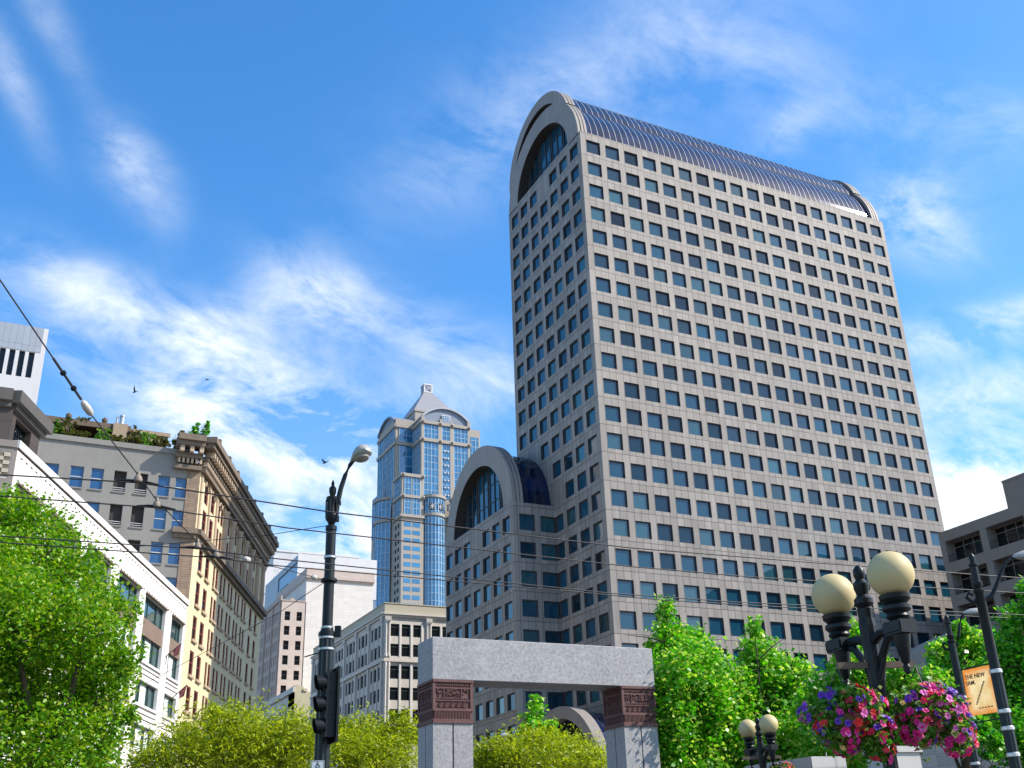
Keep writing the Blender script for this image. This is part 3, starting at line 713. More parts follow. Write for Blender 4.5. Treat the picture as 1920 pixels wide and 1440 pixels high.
# ================================================================== WHITE SLAB TOWER far left
slab = thing('white_slab_tower', (.9, 190, 0), 'white concrete tower top with tall dark window slots and arched opening at left edge', 'building')
frS = Fr((0, 190, 0), (1, 0, 0), (0, -1, 0))
hS = [(-1.65-1.55*i, -.7-1.55*i, 83.75, 88.75) for i in range(8)]
b = MB(); b.holes(frS, -24, .15, 0, 88.85, hS, .6); b.box(.15, .9, -14, -.05, 0, 93.85, 0, frS); b.box(-24, .14, -14, -.9, 0, 93.0, 1, frS); b.build('wall', [m_slab, m_void], slab)
b = MB(); b.box(-24, .14, -.8, .06, 88.85, 93.8, 0, frS); b.build('top_panel', m_slabg, slab)
for i, h in enumerate(hS):
    me = winmesh('window', h[1]-h[0], 5.0, .08, [m_dframe, m_glassk], (2.4,), .1); setwin(me, slab, frS, h[0], -.45, h[2])
b = MB(); b.arc(-6.3, 76.8, 3.2, 3.75, -.2, .2, 0, math.pi, 0, frS, 24); b.prism([(-6.3+3.2*math.cos(R(t)), 76.8+3.2*math.sin(R(t))) for t in range(0, 181, 10)], .02, .06, 1, frS); b.build('arched_window', [m_darkc, m_slabg], slab)

# ================================================================== PINK BEIGE BUILDING
bei = thing('beige_brick_building', (60.33, 247.76, 0), 'pale pink beige brick block with two columns of sash windows and stepped blank wall', 'building')
frB = Fr((0, 247.76, 0), (1, 0, 0), (0, -1, 0)); frBl = Fr((60.33, 247.76, 0), (0, 1, 0), (-1, 0, 0))
hB = [(x0, x1, 58.25-3.46*k-2.15, 58.25-3.46*k) for k in range(12) for x0, x1 in ((61.15, 62.45), (64.0, 65.3))]
b = MB(); b.holes(frB, 60.33, 66.2, 0, 60.75, hB, .3); b.build('front_wall', m_pink, bei)
hBl = [(2.6+7.2*g+1.9*i, 3.6+7.2*g+1.9*i, 58.6-3.46*k-2.2, 58.6-3.46*k) for g in range(5) for i in range(3) for k in range(12)]
b = MB(); b.holes(frBl, 0, 42, 0, 60.75, hBl, .3); b.box(-.3, 42, 0, .35, 60.75, 61.9, 0, frBl)
for g in range(7): b.box(.6+7.2*g, 1.5+7.2*g, 0, .3, 0, 60.7, 0, frBl)
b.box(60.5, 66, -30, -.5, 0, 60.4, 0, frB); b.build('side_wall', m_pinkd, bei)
b = MB(); b.box(66.0, 83, -30, .0, 0, 66.2, 0, frB); b.box(65.9, 83.1, -30, .25, 66.2, 66.7, 1, frB); b.box(65.8, 83.2, -30, .6, 66.702, 67.6, 1, frB); b.box(65.9, 83.1, -30, .35, 67.602, 69.2, 1, frB)
b.build('tall_block', [m_cremeb, m_pink], bei)
b = MB(); b.box(60.1, 66.0, -.4, .15, 60.75, 61.0, 0, frB); b.box(62.5, 63.6, -2, -1, 61, 61.7, 0, frB); b.build('parapet', m_pinkd, bei)
wb_ = winmesh('window', 1.3, 2.15, .1, [m_dframe, m_glassk], (1.1,), .08)
for h in hB: setwin(wb_, bei, frB, h[0], -.25, h[2])
wb2 = winmesh('window', 1.0, 2.2, .1, [m_dframe, m_glassk], (1.1,), .08)
seen = [h for h in hBl if h[2] > 30]
for h in seen[:70]: setwin(wb2, bei, frBl, h[0], -.25, h[2])
joinwins([(wb2, frBl, h[0], -.25, h[2]) for h in seen[70:]+[h for h in hBl if h[2] <= 30]], bei)

# small yellow cream block in front
sm = thing('small_cream_building', (50.4, 193.5, 0), 'low yellowish cream block with stepped parapet above the street trees', 'building')
b = MB(); b.box(50.4, 52.0, 193.5, 198, 0, 32.3); b.box(52.0, 72, 193.5, 215, 0, 31.4); b.box(51.9, 52.6, 193.3, 194, 31.4, 31.9); b.build('front_wall', m_yel, sm)
frSl = Fr((50.4, 193.5, 0), (0, 1, 0), (-1, 0, 0)); hs = [(1.5+2.*i, 2.6+2.*i, 26.5-3.5*k, 29.-3.5*k) for i in range(10) for k in range(3)]
b = MB(); b.holes(frSl, .02, 22, 0, 31.6, hs, .3); b.box(-.2, 22, 0, .4, 31.2, 32.2, 0, frSl); b.build('side_wall', m_stone, sm)
w_ = winmesh('window', 1.1, 2.5, .1, [m_dframe, m_glassk], (1.2,), .08)
for h in hs: setwin(w_, sm, frSl, h[0], -.25, h[2])
b = MB(); b.lathe([(.9, 31.4), (.9, 34.2), (.3, 34.9)], (58.2, 196, 0), 14); b.build('roof_tank', m_conc, sm)

# steel blue glass building and whitewashed block behind
gl = thing('glass_office_building', (82.2, 319.6, 0), 'steel blue glazed office block rising behind the beige building', 'building')
b = MB(); b.box(82.25, 108, 319.6, 362, 0, 92.8); b.build('body', m_steelbl, gl)
frGl = Fr((82.2, 319.6, 0), (0, 1, 0), (-1, 0, 0)); b = MB()
for k in range(10): b.box(0, 24, 0, .3, 90.5-8.5*k, 92.6-8.5*k if k == 0 else 94.2-8.5*k, 0, frGl)
b.box(24, 42, 0, .2, 0, 92.7, 0, frGl); b.build('spandrel', m_slabg, gl)
b = MB()
for k in range(5):
    for i in range(5): b.box(12+2.6*i, 13.9+2.6*i, .02, .36, 84.2-8.5*k, 86.2-8.5*k, 0, frGl)
b.build('window_band', m_glassk, gl)
b = MB(); b.box(82, 83.0, -.3, 0, 0, 93.2, 0, Fr((0, 319.6, 0), (1, 0, 0), (0, 1, 0))); b.box(83, 108, -.2, 0, 80, 93.1, 0, Fr((0, 319.6, 0), (1, 0, 0), (0, 1, 0))); b.build('end_wall', m_slab, gl)
wbk = thing('whitewashed_building', (90.7, 389.6, 0), 'tall whitewashed brick block, palest and farthest, behind the glass office', 'building')
b = MB(); b.box(90.7, 124.2, 389.6, 420, 0, 113.3); b.build('wall', m_wbrick, wbk)
b = MB(); b.box(86.2, 90.7, 389.5, 419, 0, 107); b.build('stair_slab', m_slab, wbk)
b = MB(); b.box(90.5, 124.4, 389.3, 420, 113.3, 114.0); b.tube([(103, 390, 114), (103, 390, 117)], .12, 5); b.tube([(101, 390, 116), (106, 390, 116)], .1, 5); b.build('parapet', m_slab, wbk)

# ================================================================== COLUMNED LIMESTONE BUILDING
cb = thing('columned_limestone_building', (54.16, 155.86, 0), 'grey limestone block with paired white columns, buff parapet and tall dark windows', 'building')
frC = Fr((0, 155.86, 0), (1, 0, 0), (0, -1, 0)); frCl = Fr((54.16, 155.86, 0), (0, 1, 0), (-1, 0, 0))
lev = [(34.42, 36.36), (31.34, 33.25), (27.9, 29.9), (24.7, 26.63), (21.4, 23.4), (18.2, 20.2)]
cx_ = []
for g_ in range(4): cx_ += [(55.17+6.87*g_, 56.57+6.87*g_), (57.0+6.87*g_, 58.42+6.87*g_), (58.92+6.87*g_, 60.22+6.87*g_)]
hC = [(x0, x1, z0, z1) for x0, x1 in cx_ for z0, z1 in lev]
cy_ = []
for g_ in range(6): y = 1.5+6.45*g_; cy_ += [(y, y+1.2), (y+1.75, y+3.2), (y+3.75, y+4.7)]
hCl = [(y0, y1, z0, z1) for y0, y1 in cy_ for z0, z1 in lev]
b = MB(); b.holes(frC, 54.16, 82, 0, 37.4, hC, .24); b.holes(frCl, 0, 40, 0, 37.4, hCl, .24); b.box(54.8, 82, -40, -.8, 0, 37.3, 0, frC); b.build('wall', m_stone, cb)
b = MB()
for fr_, a_, e_ in ((frC, 53.9, 82), (frCl, -.25, 40)):
    b.box(a_+.1, e_, 0, .30, 37.4, 37.75, 1, fr_); b.box(a_, e_, 0, .55, 37.752, 38.05, 1, fr_); b.box(a_+.25, e_, -.4, .02, 38.05, 39.5, 0, fr_); b.box(a_+.15, e_, -.4, .12, 39.5, 39.65, 0, fr_)
    b.box(a_+.1, e_, 0, .35, 30.45, 30.75, 1, fr_); b.box(a_+.2, e_, 0, .2, 30.752, 31.15, 1, fr_)
b.build('parapet', [m_buff, m_stone], cb)
b = MB()
for g_ in range(5):
    x = 54.2+6.87*g_
    for dx in (.18, .72):
        b = MB(); b.lathe([(.26, 31.2), (.26, 31.6), (.19, 31.65), (.17, 36.2), (.28, 36.75), (.30, 36.9)], frC.P(x+dx, .12, 0), 10)
        b.lathe([(.2, 18), (.2, 29.6), (.26, 29.9), (.26, 30.4)], frC.P(x+dx, .08, 0), 10); autosmooth(b.build('column', m_stonew, cb))
    b = MB()
    for k in range(10): b.box(x-.05+.1*k, x+.02+.1*k, .2, .5, 36.9-.25*(k % 2), 37.38, 0, frC)
    b.build('capital', m_stonew, cb)
b = MB()
for x0, x1 in cx_:
    b.box(x1+.06, x1+.36, 0, .12, 18, 30.2, 0, frC); b.box(x1+.06, x1+.36, 0, .12, 31.2, 36.4, 0, frC)
b.build('front_mullions', m_stonew, cb)
for g_ in range(7):
    b = MB(); y = .25+6.45*g_; b.box(y, y+.75, 0, .3, 0, 30.4, 0, frCl); b.box(y, y+.75, 0, .3, 31.2, 36.7, 0, frCl); b.box(y-.1, y+.85, 0, .4, 36.7, 37.38, 0, frCl); b.build('pilaster', m_stone, cb)
b = MB()
for y0, y1 in cy_: b.box(y1+.12, y1+.4, 0, .1, 18, 30.4, 0, frCl); b.box(y1+.12, y1+.4, 0, .1, 31.2, 36.5, 0, frCl)
b.build('side_mullions', m_stone, cb)
ws = []
for fr_, hs in ((frC, hC), (frCl, hCl)):
    for h in hs: ws.append((0 if (h[2] > 20 and h[0] < 62 and fr_ is frC) or (h[2] > 26 and fr_ is frCl and h[0] < 30) else 1, winmesh('window', h[1]-h[0], h[3]-h[2], .09, [m_tealfr, m_glassk], (1.45,), .08), fr_, h[0], -.18, h[2]))
ws.sort(key=lambda q: q[0])
for q in ws[:95]: setwin(q[1], cb, *q[2:])
joinwins([q[1:] for q in ws[95:]], cb)
cb.location = (57.95, 166.77, -.12); cb.scale = (1.07,)*3; sm.location = (57.96, 222.5, -.25); sm.scale = (1.15,)*3

# ================================================================== BLUE GLASS SKYSCRAPER
bt = thing('blue_glass_skyscraper', (187.1, 485.2, 0), 'blue glass and tan granite skyscraper with silver pyramid roof and arched gables', 'building')
stone, gls, mull = MB(), MB(), MB()
def curtain(fr, a0, a1, z0, z1, vs, fh=3.9, d=0.):
    n = vs
    for i in range(n):
        x0, x1 = a0+(a1-a0)*i/n, a0+(a1-a0)*(i+1)/n
        k = z0
        while k < z1-.1:
            e = min(k+fh, z1); gls.face([fr.P(x0, d+.02, k), fr.P(x1, d+.02, k), fr.P(x1, d+.02, e), fr.P(x0, d+.02, e)]); k = e
    for i in range(n+1):
        x = a0+(a1-a0)*i/n; w = .26 if i in (0, n) or i % 2 == 0 else .15; mull.box(x-w/2, x+w/2, d, d+.3, z0, z1, 0, fr)
    k = z0+fh
    while k < z1-.5: mull.box(a0, a1, d, d+.18, k-.11, k+.11, 0, fr); k += fh
fA = Fr((0, 485.16, 0), (1, 0, 0), (0, -1, 0)); fAl = Fr((187.1, 485.16, 0), (0, 1, 0), (-1, 0, 0))
stone.box(187.12, 215, 485.2, 540, 0, 219.3)
stone.box(177.02, 227, 497.3, 525.8, 0, 223.9)
for fr_, e in ((fA, [(187.1, 188.5), (196.8, 198.9), (203.6, 205.7), (214.0, 215.1)]),):
    for x0, x1 in e:
        for z0, z1 in ((176.6, 207.5), (209.6, 217.8)): stone.box(x0, x1, 0, .5, z0, z1, 0, fr_)
for z0, z1 in ((217.8, 219.5), (207.6, 209.5)):
    stone.box(186.9, 215.3, 0, 1.1, z0, z1, 0, fA); stone.box(-.9, 12.2, 0, .9, z0, z1, 0, fAl)
    stone.box(176.8, 187.0, 0, .9, z0+.9, z1+.9, 0, Fr((0, 497.3, 0), (1, 0, 0), (0, -1, 0))); stone.box(-.9, 28.6, 0, .8, z0+.9, z1+.9, 0, Fr((177, 497.3, 0), (0, 1, 0), (-1, 0, 0)))
stone.box(186.9, 188.6, 0, .9, 219.5, 222.9, 0, fA); stone.box(213.6, 215.3, 0, .9, 219.5, 222.9, 0, fA)
for a0_, a1_ in ((188.6, 196.7), (205.8, 213.9)): curtain(fA, a0_, a1_, 209.6, 217.7, 4, 2.7, .1); curtain(fA, a0_, a1_, 176.6, 207.5, 4, 3.9, .1)
curtain(fA, 199.0, 203.5, 209.6, 217.7, 2, 2.7, .1); curtain(fA, 199.0, 203.5, 176.6, 207.5, 2, 3.9, .1)
curtain(fAl, .9, 11.6, 188, 207.5, 6, 3.9, .05); curtain(fAl, .9, 11.6, 209.6, 217.7, 6, 2.7, .05)
fS = Fr((0, 497.25, 0), (1, 0, 0), (0, -1, 0)); fSl = Fr((176.97, 497.3, 0), (0, 1, 0), (-1, 0, 0))
curtain(fS, 179.2, 186.9, 186, 208.5, 2, 5.5, .1); curtain(fS, 179.2, 186.9, 210.6, 218.5, 2, 4, .1)
curtain(fS, 219.5, 226, 190, 219.3, 3, 3.9, .1)
for q0_, q1_ in ((1.2, 8.6), (10.4, 16.6), (18.4, 27.2)): curtain(fSl, q0_, q1_, 150, 208.4, 3, 3.9, .1); curtain(fSl, q0_, q1_, 210.6, 218.5, 3, 3.9, .1)
# lower corner block, bow bays and side wing
fL = Fr((0, 481.2, 0), (1, 0, 0), (0, -1, 0)); fLl = Fr((175.25, 481.2, 0), (0, 1, 0), (-1, 0, 0))
stone.box(175.25, 187.1, 481.22, 497, 0, 186.6)
stone.box(175.1, 187.3, 0, .9, 185, 186.7, 0, fL); stone.box(-.8, 12, 0, .9, 185, 186.7, 0, fLl)
for z0 in (173.6, 163.2): stone.box(175.1, 187.3, 0, .9, z0, z0+1.5, 0, fL); stone.box(-.8, 12, 0, .9, z0, z0+1.5, 0, fLl)
for z0, z1 in ((175.2, 184.9), (164.8, 173.5)):
    for a0_, a1_ in ((176.6, 180.1), (181.1, 185.0)): curtain(fL, a0_, a1_, z0, z1, 2, 3.3, .05)
    curtain(fLl, 2, 11, z0, z1, 5, 3.3, .05)
def bow(cx, cy, r, ax, z0, z1, bands):
    t0, t1 = ((R(200), R(340)) if ax == 'y' else (R(110), R(250)))
    n = 9; seg = [(cx+r*math.cos(t0+(t1-t0)*i/n), cy+r*math.sin(t0+(t1-t0)*i/n)) for i in range(n+1)]
    for i in range(n):
        p, q = Vector((*seg[i], 0)), Vector((*seg[i+1], 0)); u = (q-p); L_ = u.length; u = u/L_; nn = Vector((u.y, -u.x, 0))
        f_ = Fr(p, u, nn); 
        if (p-Vector((cx, cy, 0))).dot(nn) < 0: f_ = Fr(p, u, -nn)
        curtain(f_, 0, L_, z0, z1, 1, 3.9, 0)
        for z in bands: stone.box(-.1, L_+.1, 0, .9, z, z+1.5, 0, f_)
bow(193.4, 485.2, 6.3, 'y', 0, 176.5, (174.8, 164.9))
bow(208.6, 485.2, 6.3, 'y', 0, 176.5, (174.8, 164.9))
bow(177.2, 503.5, 8.2, 'x', 0, 178, (176.6, 164.6))
stone.box(176.2, 186, 512, 531, 0, 187.6); fFl = Fr((176.15, 512, 0), (0, 1, 0), (-1, 0, 0))
curtain(fFl, 1, 18, 164, 187, 5, 3.9, .05)
stone.box(187.2, 199.5, 485.0, 490, 0, 174)
b = MB()
for k in range(16):
    z = 160.6-4.15*k
    for x0, x1 in ((176.5, 180.3), (181.1, 185.2)):
        b.box(x0, x1, 0, .06, z-2.2, z, 0, fL)
    for y in (3.2, 7.2): b.box(y, y+2.2, 0, .06, z-2.2, z, 1, fLl)
    for y in (3., 9.): b.box(y, y+2.4, 0, .06, z-2.2, z, 1, fFl)
b.build('window_band', [m_bluegl, m_glassk], bt)
stone.build('granite_frame', m_bstone, bt); gls.build('curtain_glass', m_bluegl, bt); mull.build('mullions', m_mull, bt)
# arched gables, body, pyramid, lantern
def segarch(fr, a0, a1, zb, zp, d0, d1, name, mats):
    w = (a1-a0)/2; hgt = zp-zb; r = (w*w+hgt*hgt)/(2*hgt); ca = (a0+a1)/2; cz = zp-r; t = math.asin(w/r)
    b = MB(); b.arc(ca, cz, r-1.1, r, d0, d1, math.pi/2-t, math.pi/2+t, 0, fr, 28)
    pts = [(ca+(r-1.05)*math.cos(x), cz+(r-1.05)*math.sin(x)) for x in [math.pi/2-t+2*t*i/24 for i in range(25)]]
    b.prism([(a0+.6, zb-3.8), (a1-.6, zb-3.8)]+pts, d0, d1-1.2, 1, fr)
    return b.build(name, mats, bt)
segarch(fA, 187.3, 215.0, 222.6, 228.9, -14, 1.0, 'arched_gable', [m_slabg, m_slate])
segarch(fSl, .4, 28.2, 222.9, 229., -16, .8, 'arched_gable', [m_slate, m_slate])
b = MB(); b.box(198.8, 203.7, 0, .5, 219.5, 224.3, 0, fA); b.box(199.2, 203.3, .5, .6, 220, 223.9, 1, fA)
for k in range(4): b.box(199.2+1.02*k, 199.35+1.02*k, .6, .75, 220, 223.9, 0, fA); b.box(199.2, 203.3, .6, .74, 220+.97*k, 220.15+.97*k, 0, fA)
b.box(197.6, 198.7, 0, .7, 219.5, 221.6, 2, fA); b.box(203.8, 204.9, 0, .7, 219.5, 221.6, 2, fA)
b.build('gable_window', [m_slab, m_bluegl, m_bstone], bt)
b = MB(); b.box(189.2, 214, 500, 530, 219, 231.2); b.box(188.7, 214.5, 499.5, 530.5, 231.2, 232.4); b.build('roof_drum', m_bstone, bt)
b = MB(); px0, px1, py0, py1 = 188.7, 214.5, 499.5, 530.5; lx0, lx1, ly0, ly1 = 199.2, 204.2, 512.2, 517.2; za, zb_ = 232.4, 249.5
A_ = [(px0, py0, za), (px1, py0, za), (px1, py1, za), (px0, py1, za)]; B_ = [(lx0, ly0, zb_), (lx1, ly0, zb_), (lx1, ly1, zb_), (lx0, ly1, zb_)]
for i in range(4): j = (i+1) % 4; b.face([A_[i], A_[j], B_[j], B_[i]])
b.face(B_); b.build('pyramid_roof', m_silver, bt)
b = MB(); b.box(lx0, lx1, ly0, ly1, zb_, zb_+5.0, 1)
for x in (lx0, lx1-.5):
    for y in (ly0, ly1-.5): b.box(x-.1, x+.6, y-.1, y+.6, zb_, zb_+5, 0)
b.box(lx0-.3, lx1+.3, ly0-.3, ly1+.3, zb_+4.6, zb_+5.3, 0); b.box(lx0-.2, lx1+.2, ly0-.2, ly1+.2, zb_, zb_+.6, 0)
for s_ in (-1, 1): b.tube([(201.7-s_*2.2, ly0-.12, zb_+.6), (201.7+s_*2.2, ly0-.12, zb_+4.6)], .16, 4, 0)
b.build('lantern', [m_slab, m_slate], bt)
b = MB()
for x in (187.9, 197.85, 204.65, 214.6):
    for z in (218.65, 208.55): b = MB(); b.lathe([(.1, 0), (.75, .3), (.75, .9), (.1, 1.2)], fA.P(x, 1.0, z), 10, 0, 0, (0, -1, 0)); b.build('boss', m_bstone, bt)
for x in (175.8, 186.6):
    for z in (185.85, 174.4): b = MB(); b.lathe([(.1, 0), (.7, .3), (.7, .8), (.1, 1.1)], fL.P(x, .8, z), 10, 0, 0, (0, -1, 0)); b.build('boss', m_bstone, bt)
for k in range(7):
    z = 178.6+4.1*k
    for x in (200.3, 202.2): b = MB(); b.lathe([(.1, 0), (.5, .2), (.5, .6), (.1, .8)], fA.P(x, .3, z), 8, 0, 0, (0, -1, 0)); b.build('boss', m_slab, bt)
for x in (191.0, 195.4, 201., 206.2):
    b = MB(); b.box(x-1.6, x+1.6, 478.82, 479.4, 168.1, 171.7, 1)
    for s_ in (-1, 1): b.tube([(x-s_*1.4, 478.75, 168.3), (x+s_*1.4, 478.75, 171.5)], .12, 4)
    b.box(x-.1, x+.1, 478.7, 478.85, 168.2, 171.6); b.box(x-1.5, x+1.5, 478.71, 478.84, 169.8, 170.)
    b.build('cross_grille', [m_slab, m_glassk], bt)

# ================================================================== RIGHT CONCRETE BUILDING
XR = 109.19
rb = thing('concrete_apartment_building', (XR, 94, 0), 'brownish concrete block with deep balcony openings at right edge', 'building')
frX = Fr((XR, 94, 0), (0, -1, 0), (-1, 0, 0))
hX = [(.8+6.72*i, 6.5+6.72*i, 34.65-4.25*k, 37.5-4.25*k) for i in range(5) for k in range(7)]
b = MB(); b.holes(frX, 0, 40, 0, 38.9, hX, 1.7); b.face([frX.P(0, 0, 38.9), frX.P(40, 0, 38.9), frX.P(40, -20, 38.9), frX.P(0, -20, 38.9)]); b.face([frX.P(0, 0, 0), frX.P(0, -20, 0), frX.P(0, -20, 38.9), frX.P(0, 0, 38.9)]); b.build('wall', m_conc, rb)
b = MB(); b.box(11.35, 40, -18, .0, 38.9, 42.2, 0, frX); b.box(11.3, 40, -18, .06, 42.2, 42.45, 0, frX); b.build('roof_block', m_conc, rb)
b = MB(); b.box(0, 40, -19, -1.9, 0, 38.5, 0, frX); b.build('core', m_void, rb)
vis = sorted(hX, key=lambda h: (h[0] > 14, -h[2]))
w_ = winmesh('balcony_window', 5.7, 2.85, .09, [m_conc, m_glassk], (2.1,), .1, (1.6, 3.2, 4.3))
for h in hX:
    wo = setwin(w_, rb, frX, h[0], -1.65, h[2], 'balcony_window')
    b = MB(); b.tube([frX.P(h[0], -.25, h[2]+1.0), frX.P(h[1], -.25, h[2]+1.0)], .04, 5)
    for k in range(20): b.tube([frX.P(h[0]+.3*k, -.25, h[2]), frX.P(h[0]+.3*k, -.25, h[2]+1.0)], .018, 4, cap=False)
    b.build('balcony_rail', m_black, wo)

# low concrete masses at the right
ws_ = MB(); ws_.prism([(98.9, 22.55), (102.1, 23.95), (107, 25.6), (107, 0), (98.2, 0), (98.2, 22.2)], -4, 0, 0, Fr((0, 90, 0), (1, 0, 0), (0, -1, 0)))
tag(ws_.build('sloped_concrete_wall', m_concl), 'smooth grey concrete wall with slanted top against the tower foot', 'wall')
lw = MB(); lw.box(95, 99, 74, 93, 0, 19.7); lw.box(94.8, 99, 74, 93, 19.7, 20.0)
tag(lw.build('low_pale_building', m_podium), 'low pale stone block behind the right trees and baskets', 'building')
q = athd(1690, 1400, 20); lw = MB(); lw.box(13.95, 14.62, 13.9, 14.5, 0, q.z-.10); lw.box(13.91, 14.66, 13.86, 14.54, q.z-.10, q.z+.0)
tag(lw.build('pale_stair_wall', m_podium), 'pale stone wall below the right hanging basket', 'wall')
q = Vector((15.812, 18.055, 3.425)); lw = MB(); lw.box(q.x, q.x+.95, q.y, q.y+2.3, 0, q.z-.002); lw.box(q.x+.03, q.x+.92, q.y+.03, q.y+2.27, q.z-.002, q.z+.01); lw.tube([(q.x+.45, q.y+.03, q.z), (q.x+.45, q.y+.03, q.z+.09)], .012, 5)
tag(lw.build('stone_pier', m_podium), 'square pale stone pier at bottom beside small twin globe lamp', 'pier')

# ================================================================== GRANITE GATEWAY
AX, AY, AZ = 9.633, 24.149, 6.815
gw = thing('granite_gateway', (AX, AY, 0), 'grey granite gateway of two pillars with red brown carved capitals and lintel', 'gateway')
b = MB(); b.box(AX, AX+6.42, AY, AY+1.0, 5.785, AZ); o = b.build('lintel', m_arch, gw)
md = o.modifiers.new('b', 'BEVEL'); md.width = .015; md.segments = 2
def pillar(x0, x1):
    b = MB(); y0, y1 = AY+.01, AY+.99; gx, gy = (x0+x1)/2, (y0+y1)/2
    for xa, xb in ((x0+.01, gx-.018), (gx+.018, x1-.01)):
        for ya, yb in ((y0, gy-.018), (gy+.018, y1)): b.box(xa, xb, ya, yb, 0, 4.76)
    b.box(x0+.06, x1-.06, y0+.06, y1-.06, 0, 4.755, 1)
    o = b.build('pillar', [m_arch, m_groove], gw)
    c = MB(); z0, z1 = 4.76, 5.783
    c.box(x0+.03, x1-.03, AY+.03, AY+.97, z0, z1, 0)
    rr = random.Random(int(x0*10))
    for fr_, W in ((Fr((x0, AY+.03, 0), (1, 0, 0), (0, -1, 0)), x1-x0), (Fr((x0+.03, AY, 0), (0, 1, 0), (-1, 0, 0)), 1.0), (Fr((x1-.03, AY, 0), (0, 1, 0), (1, 0, 0)), 1.0), (Fr((x0, AY+.97, 0), (1, 0, 0), (0, 1, 0)), x1-x0)):
        c.box(.0, W, 0, .05, z0, z0+.10, 0, fr_); c.box(.0, W, 0, .04, z0+.285, z0+.35, 0, fr_); c.box(0, W, 0, .055, z1-.06, z1, 0, fr_); c.box(.05, W-.05, 0, .03, z1-.21, z1-.175, 0, fr_); c.box(.06, W-.06, 0, .03, z0+.52, z0+.545, 0, fr_)
        c.box(0, .07, 0, .035, z0+.35, z1-.06, 0, fr_); c.box(W-.07, W, 0, .035, z0+.35, z1-.06, 0, fr_)
        for k in range(24): a = .05+(W-.1)*k/24; c.box(a, a+.018, 0, .035, z0+.10, z0+.285, 0, fr_)
        for k in range(15): a = .09+(W-.18)*k/15; c.box(a, a+.032, 0, .03, z1-.14, z1-.095, 0, fr_); c.box(a, a+.028, 0, .028, z0+.56, z0+.60, 0, fr_)
        for a in (.27, .70): c.box(W*a, W*a+.022, 0, .03, z0+.60, z1-.21, 0, fr_)
        for k in range(5):            # lower row: leaf fans
            ca = .14+(W-.28)*(k+.5)/5
            for t in range(-3, 4):
                e = fr_.P(ca+.075*math.sin(t*.45), .022, z0+.37+.13*math.cos(t*.42)); c.tube([fr_.P(ca, .02, z0+.37), e], [.006, .012], 5)
        for (u0, u1, nn) in ((.10, .25, 5), (.30, .68, 13), (.73, .9, 5)):   # carved panels: curling relief
            for k in range(nn*2):
                ca = W*rr.uniform(u0+.01, u1-.01); cz = z0+rr.uniform(.63, .80); ln = rr.uniform(.05, .11); an = rr.uniform(.5, 2.6)
                pts = [fr_.P(min(max(ca+ln*s*math.cos(an+s*1.2), W*u0), W*u1), .012+.014*math.sin(s*3), min(cz+ln*s*math.sin(an+s*1.2), z1-.22)) for s in (0, .35, .7, 1)]
                c.tube(pts, [.008, .014, .012, .005], 5)
    c.build('capital', m_caps, gw)
pillar(AX+.012, AX+1.065); pillar(AX+5.355, AX+6.408)

# ================================================================== STREET LIGHT + SIGNAL POLE
PX, PY = 5.83, 20.175
pole = thing('street_light_pole', (PX, PY, 0), 'tall dark street light pole with curved arm and cobra lamp at left centre', 'street light')
b = MB(); b.lathe([(.145, 0), (.145, 5.82), (.15, 5.84)], (PX, PY, 0), 24, 0, .10); b.build('fluted_shaft', m_polel, pole)
b = MB(); b.lathe([(.105, 5.95), (.10, 8.0), (.115, 8.02), (.115, 8.1), (.06, 8.14)], (PX, PY, 0), 18); autosmooth(b.build('upper_shaft', m_pole, pole))
b = MB(); b.lathe([(.15, 5.84), (.165, 5.86), (.165, 5.93), (.13, 5.97), (.11, 6.02)], (PX, PY, 0), 18); autosmooth(b.build('collar', m_pole, pole)); b = MB(); b.lathe([(.112, 6.92), (.16, 6.95), (.16, 7.0), (.112, 7.03)], (PX, PY, 0), 18); autosmooth(b.build('collar', m_pole, pole))
for z in (5.58, 5.80, 6.0, 7.42): b = MB(); b.lathe([(.15 if z < 5.9 else .118, z), (.157 if z < 5.9 else .124, z+.01), (.157 if z < 5.9 else .124, z+.045), (.15 if z < 5.9 else .118, z+.05)], (PX, PY, 0), 18); b.build('steel_band', m_steel, pole)
b = MB(); b.lathe([(.05, 8.12), (.13, 8.28), (.135, 8.34), (.10, 8.4), (.10, 8.62), (.125, 8.66), (.125, 8.72), (.05, 8.76), (.075, 8.84), (.075, 8.92), (.03, 8.98), (.035, 9.03), (.012, 9.1)], (PX, PY, 0), 14)
for k in range(6): w = k*math.pi/3; b.tube([(PX+.125*math.cos(w), PY+.125*math.sin(w), 8.36), (PX+.125*math.cos(w), PY+.125*math.sin(w), 8.66)], .016, 5)
autosmooth(b.build('finial', m_black, pole))
hd_ = Vector((math.cos(YAW), -math.sin(YAW), 0))     # arm runs out to the right along the kerb
ctl = [(.07, 8.30), (.11, 8.6), (.17, 8.92), (.25, 9.2), (.34, 9.42), (.41, 9.52)]
b = MB(); b.tube([Vector((PX, PY, z))+hd_*a for a, z in ctl], [.06, .055, .05, .045, .042, .04], 10); b.box(-.12, .12, -.1, .1, 8.22, 8.34, 0, Fr((PX+.02, PY, 0), hd_, Vector((-hd_.y, hd_.x, 0)))); b.box(-.10, .13, -.09, .09, 8.58, 8.66, 0, Fr((PX+.04, PY, 0), hd_, Vector((-hd_.y, hd_.x, 0)))); autosmooth(b.build('arm', m_pole, pole))
lampdir = (hd_*.80+Vector((0, 0, .36))+Vector((-hd_.y, hd_.x, 0))*-.45).normalized()
L0 = Vector((PX, PY, 9.50))+hd_*.38
b = MB(); b.lathe([(.05, 0), (.085, .06), (.15, .16), (.19, .28), (.185, .38), (.13, .46), (.03, .50)], L0, 18, 0, 0, lampdir)
hd2 = b.mesh('lamp_head', m_lamphd); 
